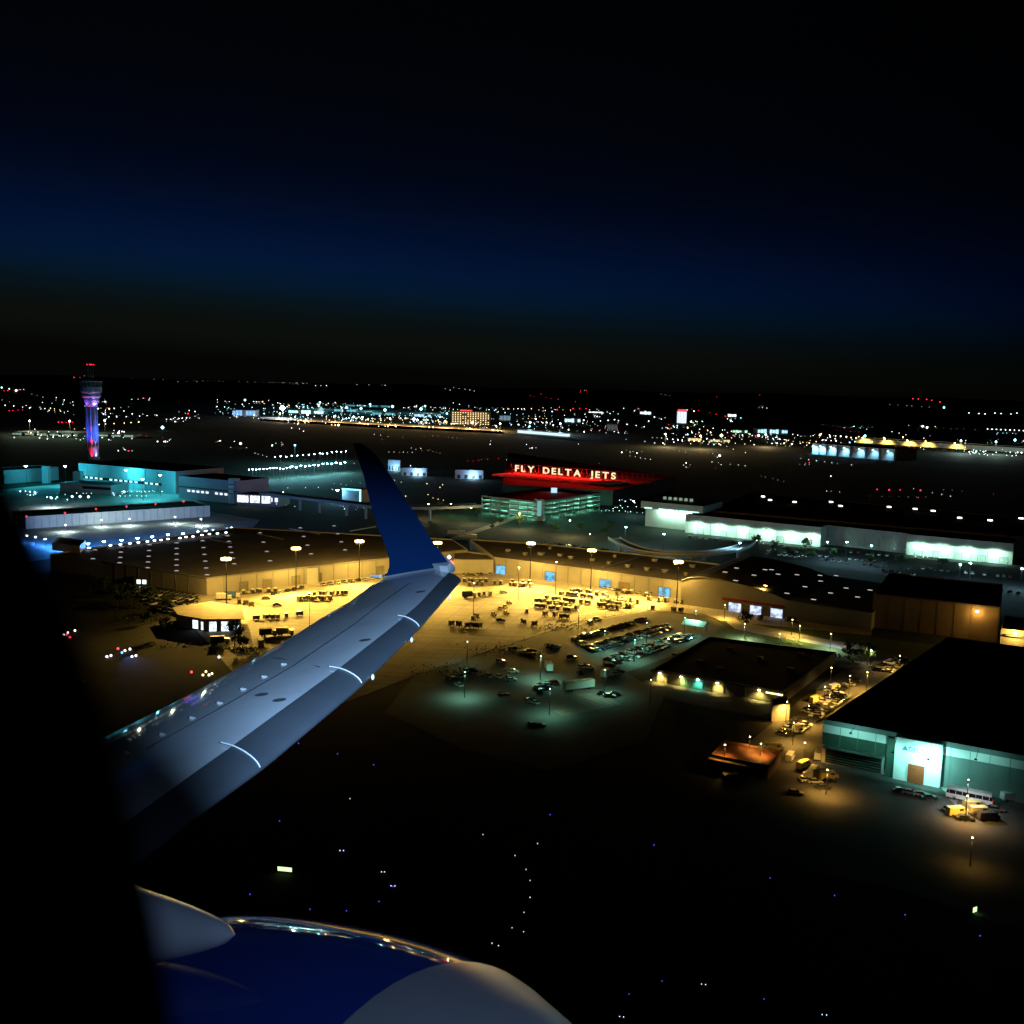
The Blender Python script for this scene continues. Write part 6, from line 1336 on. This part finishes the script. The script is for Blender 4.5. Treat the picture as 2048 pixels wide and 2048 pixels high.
b.face([wing_pt(0, fr_[0] + (1 - fr_[0]) * t, True) for t in CT] + [wing_pt(0, fr_[0] + (1 - fr_[0]) * t, False) for t in reversed(CT)][1:-1])
wing = b.build('wing', skin, plane, smooth=True)
# slats: four panels ahead of the wing skin, standing slightly proud and drooped
cuts_px = [(840, 1250), (719, 1368), (530, 1525)]
def st_of(u, v):
    p = onw(u, v); return min(range(NS), key=lambda i: (ST[i] - p).length)
ci = [0] + [st_of(*q) for q in cuts_px] + [NS - 1]
def slat_pt(i, k):
    f_ = fr_[i] * 1.0; t = f_ * k; p = wing_pt(i, t, True, .018); return p - WN * (.035 * (1 - k) ** 1.5)
edge_mat = mat('slat_edge_white', (.75, .77, .78), .4, .02)
KS = [0, .02, .06, .12, .2, .3, .42, .56, .7, .85, 1.0]
for a, c in zip(ci, ci[1:]):
    b = MB(); rows = list(range(a, c + 1)); sheet(b, [[slat_pt(i, k) for k in KS] for i in rows]); sheet(b, [[slat_pt(i, 1) - WN * .0, slat_pt(i, 1) - WN * .03] for i in rows]); sheet(b, [[wing_pt(i, fr_[i] * k, False, -.03) for k in reversed(KS)] for i in rows])
    sheet(b, [[wing_pt(i, 0, False, -.03), slat_pt(i, 0)] for i in rows])
    so = b.build('slat', slatm, plane, smooth=True)
    if c != NS - 1:
        e = MB(); pp = [wing_pt(c, fr_[c] * k, True, .026) - WN * (.035 * max(0, 1 - k) ** 1.5) for k in (0, .05, .15, .3, .5, .7, .9, 1.0, 1.25, 1.5)]
        for p, q in zip(pp, pp[1:]): e.tube(p, q, .0055, n=5)
        e.build('slat_end_strip', edge_mat, so)
# panel seam, spoilers' hinge line
def chord_of(u, v, lift=0.0):
    p = onw(u, v, lift); p = p - WN * (p - TIP).dot(WN); side = WN.cross(AFT); ds = [(ST[i] - p).dot(side) for i in range(NS)]; k = min(range(NS - 1), key=lambda i: abs(ds[i]) + abs(ds[i + 1])); t = ds[k] / (ds[k] - ds[k + 1]) if ds[k] != ds[k + 1] else 0; i = k + min(1, max(0, t)); o = ST[k].lerp(ST[k + 1], i - k); e = TEs[k].lerp(TEs[k + 1], i - k)
    return i, (p - o).dot(e - o) / (e - o).length_squared
def on_skin(u, v, off=0.0):
    h = 0.0
    for _ in range(4):
        i, t = chord_of(u, v, h); q = wing_at(i, t, True, 0); h = (q - TIP).dot(WN)
    return wing_at(i, t, True, off)
seam_m = mat('seam_dark', (.02, .025, .03), .7, 0)
b = MB(); sp = [on_skin(u, v, .004) for u, v in ((821, 1166), (766, 1205), (711, 1248), (585, 1334), (440, 1418), (295, 1498))]
for p, q in zip(sp, sp[1:]): b.tube(p, q, .006, n=4)
b.build('spoiler_seam', seam_m, plane)
b = MB(); sp = [on_skin(u, v, .004) for u, v in ((640, 1335), (560, 1318), (500, 1312))]
for p, q in zip(sp, sp[1:]): b.tube(p, q, .006, n=4)
b.build('panel_seam', seam_m, plane)
vg = mat('vortex_white', (.8, .8, .8), .4, 0)
for (u, v) in ((568, 1330), (529, 1355), (487, 1380), (440, 1408), (385, 1438), (325, 1471), (255, 1508)):
    p = on_skin(u, v, .0); ax = AFT; n = WN; s_ = AFT.cross(WN).normalized()
    q = MB(); q.face([p - ax * .05 + s_ * .01, p + ax * .05 + s_ * .02, p + ax * .05 + s_ * .02 + n * .016, p - ax * .03 + s_ * .01 + n * .014]); q.face([p - ax * .05 - s_ * .01, p - ax * .03 - s_ * .01 + n * .014, p + ax * .05 + n * .016, p + ax * .05]); q.face([p - ax * .03 + s_ * .01 + n * .014, p + ax * .05 + s_ * .02 + n * .016, p + ax * .05 + n * .016, p - ax * .03 - s_ * .01 + n * .014]); q.build('vortex_generator', vg, plane)
for (u, v) in ((841, 1184), (730, 1281), (559, 1401), (524, 1390)):
    p = on_skin(u, v, .006); s_ = AFT.cross(WN).normalized(); b = MB(); b.face([p + AFT * (.09 * math.cos(a)) + s_ * (.05 * math.sin(a)) for a in [2 * PI * k / 12 for k in range(12)]]); b.build('fuel_cap', mat('cap_dark', (.06, .065, .07), .5, 0), plane)
for (u, v) in ((898, 1190), (822, 1273), (744, 1347)):
    p = onw(u, v) - WN * .03; b = MB(); b.lathe([(.005, 0), (.016, .015), (.017, .04), (.006, .06)], 8, c=(p.x, p.y, p.z - .04)); b.build('vortilon', vg, plane)
# winglet: a swept, canted blade with a rounded root, thick enough to have two faces
OUT = Vector((FWD.y, -FWD.x, 0)).normalized()
if OUT.dot(LED) < 0: OUT = -OUT
WUP = (Vector((0, 0, 1)) * math.cos(math.radians(14)) + OUT * math.sin(math.radians(14))); WGN = AFT.cross(WUP).normalized()
if WGN.dot(CAM - TIP) < 0: WGN = -WGN
wroot = TIP + AFT * .15
def ong(u, v): d = ray(u, v); t = (wroot - CAM).dot(WGN) / d.dot(WGN); return CAM + d * t
lead = [ong(*q) for q in ((906, 1138), (890, 1115), (861, 1078), (834, 1032), (807, 993), (776, 943), (747, 904), (722, 886))]
trail = [ong(*q) for q in ((764, 1153), (778, 1143), (779, 1119), (771, 1092), (757, 1057), (743, 1016), (728, 954), (706, 886))]
lead = line(lead, 22); trail = line(trail, 22)
b = MB(); grid = []; back_ = []
for a, c in zip(lead, trail):
    ch = (c - a).length; grid.append([a + (c - a) * t + WGN * (airf(t) * ch * .42) for t in CT]); back_.append([a + (c - a) * t - WGN * (airf(t) * ch * .42) for t in reversed(CT)])
sheet(b, grid); sheet(b, back_)
def winglet_paint():
    m = mat('winglet_blue', (.005, .026, .095), .16, 0, 1, 0, .4, .2); return m
wg = b.build('winglet', winglet_paint(), plane, smooth=True)
# fairing where wing and winglet meet, white navigation lamp cover
def tip_loft(n=9):
    b = MB(); g_ = []
    for k in range(n):
        s_ = k / (n - 1); row_ = []
        for t in CT:
            p0 = wing_pt(0, fr_[0] + (1 - fr_[0]) * t, True, .0); ia = lead[2].lerp(trail[2], t); q = p0.lerp(ia, s_); mid_ = p0 + (ia - p0).dot(OUT) * OUT; w_ = 2 * s_ * (1 - s_); row_.append(p0 * (1 - s_) ** 2 + mid_ * w_ + ia * s_ ** 2)
        g_.append(row_)
    sheet(b, g_); return b
tip_loft().build('winglet_root', skin, plane, smooth=True)
nv = [onw(*q) for q in ((852, 1146), (875, 1142), (899, 1142), (906, 1149), (900, 1157), (884, 1156))]
b = MB(); up3 = WN * .19; b.face([p + up3 for p in nv]); n = len(nv)
for k in range(n): b.face([nv[k], nv[(k + 1) % n], nv[(k + 1) % n] + up3, nv[k] + up3])
b.build('lamp_cover', mat('cover_white', (.85, .86, .88), .3, 0), plane)
p = onw(905, 1139) + WN * .1; MB().octa(p, .05).build('navigation_lamp', emi('nav_red_glow', (1, .12, .10), 4), plane)
p = onw(903, 1134) + WN * .16; MB().octa(p, .035).build('tip_lamp', emi('nav_white_glow', (1, .9, .85), 4), plane)
p = onw(762, 1155) + WN * .02; b = MB(); b.tube(p, p + AFT * .25 + WN * .02, .03, .012, 6); b.build('static_wick', vg, plane)

# engine: cowl, pale lip, dark intake with spinner and blades
EC = CAM + Vector((-.162, 2.42, -2.262)); ER = .70
e1 = FWD.cross(Vector((0, 0, 1))).normalized(); e2 = e1.cross(FWD).normalized()
def ering(s_, r_, n=64): return [EC + FWD * s_ + (e1 * math.cos(2 * PI * k / n) + e2 * math.sin(2 * PI * k / n)) * r_ for k in range(n)]
def rev(prof_, m, name, par, n=64):
    b = MB(); g_ = []
    for s_, r_ in prof_: q = ering(s_, r_, n); g_.append(q + [q[0]])
    sheet(b, g_); o = b.build(name, m, par, smooth=True); return o
blue = mat('engine_blue', (.013, .046, .26), .035, 0, 1, 0, .15, 0)
eng = rev([(-.03, .692), (-.18, .703), (-.35, .7095), (-.5, .708), (-.65, .702), (-.8, .692), (-.95, .676), (-1.1, .651), (-1.25, .618), (-1.42, .572), (-1.7, .50), (-2.1, .41), (-2.5, .34), (-2.5, .30)], blue, 'engine_cowl', plane)
rev([(-.028, .693), (.03, .678), (.09, .657), (.16, .632), (.22, .606), (.27, .575), (.295, .545), (.295, .52), (.27, .498), (.2, .48), (.05, .47)], mat('lip_grey', (.28, .31, .34), .36, .04, 2, .3), 'intake_lip', eng)
rev([(.05, .469), (-.2, .475), (-.45, .48)], mat('intake_dark', (.035, .04, .045), .5, 0), 'intake_liner', eng)
rev([(-.42, .48), (-.42, .01)], mat('fan_dark', (.02, .02, .02), .4, 0), 'fan_disc', eng)
rev([(-.42, .17), (-.3, .15), (-.18, .09), (-.10, .02), (-.09, .002)], mat('spinner_grey', (.2, .2, .2), .4, 0), 'spinner', eng)
bl = mat('blade_metal', (.25, .25, .26), .35, 0, 1, .8)
for k in range(20):
    a = 2 * PI * k / 20; d1 = e1 * math.cos(a) + e2 * math.sin(a); d2 = e1 * -math.sin(a) + e2 * math.cos(a); b = MB()
    p0, p1, p2, p3 = (EC + FWD * -.38 + d1 * .16 - d2 * .03, EC + FWD * -.30 + d1 * .16 + d2 * .03, EC + FWD * -.27 + d1 * .47 + d2 * .07, EC + FWD * -.39 + d1 * .47 - d2 * .07); b.face([p0, p1, p2, p3]); b.face([x + FWD * .012 for x in (p3, p2, p1, p0)]); b.build('fan_blade', bl, eng)
# pylon fairing, its nose over the cowl
pt_, pr_ = at(471, 1869, 2.86), at(215, 1850, 3.15); ax = (pr_ - pt_); L_ = ax.length; ax.normalize(); s1 = ax.cross(WN).normalized(); s2 = s1.cross(ax).normalized(); b = MB(); g_ = []
for k in range(15):
    t = k / 14; r_ = .128 * (t ** .62) * (1 if t < .8 else 1 + (t - .8) * .4); c = pt_ + ax * (L_ * t) ; g_.append([c + (s1 * math.cos(2 * PI * j / 28) + s2 * math.sin(2 * PI * j / 28)) * r_ for j in range(29)])
sheet(b, g_); b.build('pylon_fairing', mat('fairing_grey', (.36, .40, .44), .42, .03, 2), plane, smooth=True)
# dark cabin window edge close to the lens: a rounded reveal with depth
wf = [(-40, 700), (-22, 840), (2, 930), (38, 1010), (88, 1120), (132, 1220), (172, 1320), (205, 1420), (234, 1520), (258, 1620), (284, 1720), (312, 1830), (334, 1960), (350, 2080), (365, 2200)]
b = MB(); f_ = [at(u, v, .125) for u, v in wf]; n_ = [at(u - 60, v, .10) for u, v in wf]; o_ = [at(u - 700, v + 20, .125) for u, v in wf]; on_ = [at(u - 760, v + 20, .10) for u, v in wf]
sheet(b, [o_, f_]); sheet(b, [f_, n_]); sheet(b, [n_, on_]); sheet(b, [on_, o_])
b.build('window_reveal', mat('cabin_black', (.0008, .0008, .0008), 1, 0, spec=0), plane)
# wing inspection lamps on the fuselage, below and behind the window
lp = CAM + RT * 1.7 + UP * .3 - FW * .7
MB().lathe([(.06, -.05), (.08, 0), (.05, .03)], 10, c=tuple(lp)).build('inspection_lamp', steel, plane)
light('SPOT', lp + FW * .1 + UP * .08, 25000, (.36, .63, 1.0), plane, .05, aim=onw(735, 1342), cone=24, blend=1.0)
light('SPOT', lp + FW * .12 + UP * .1, 230, (.42, .60, 1.0), plane, .05, aim=at(560, 1960, 3.0), cone=70, blend=1.0)
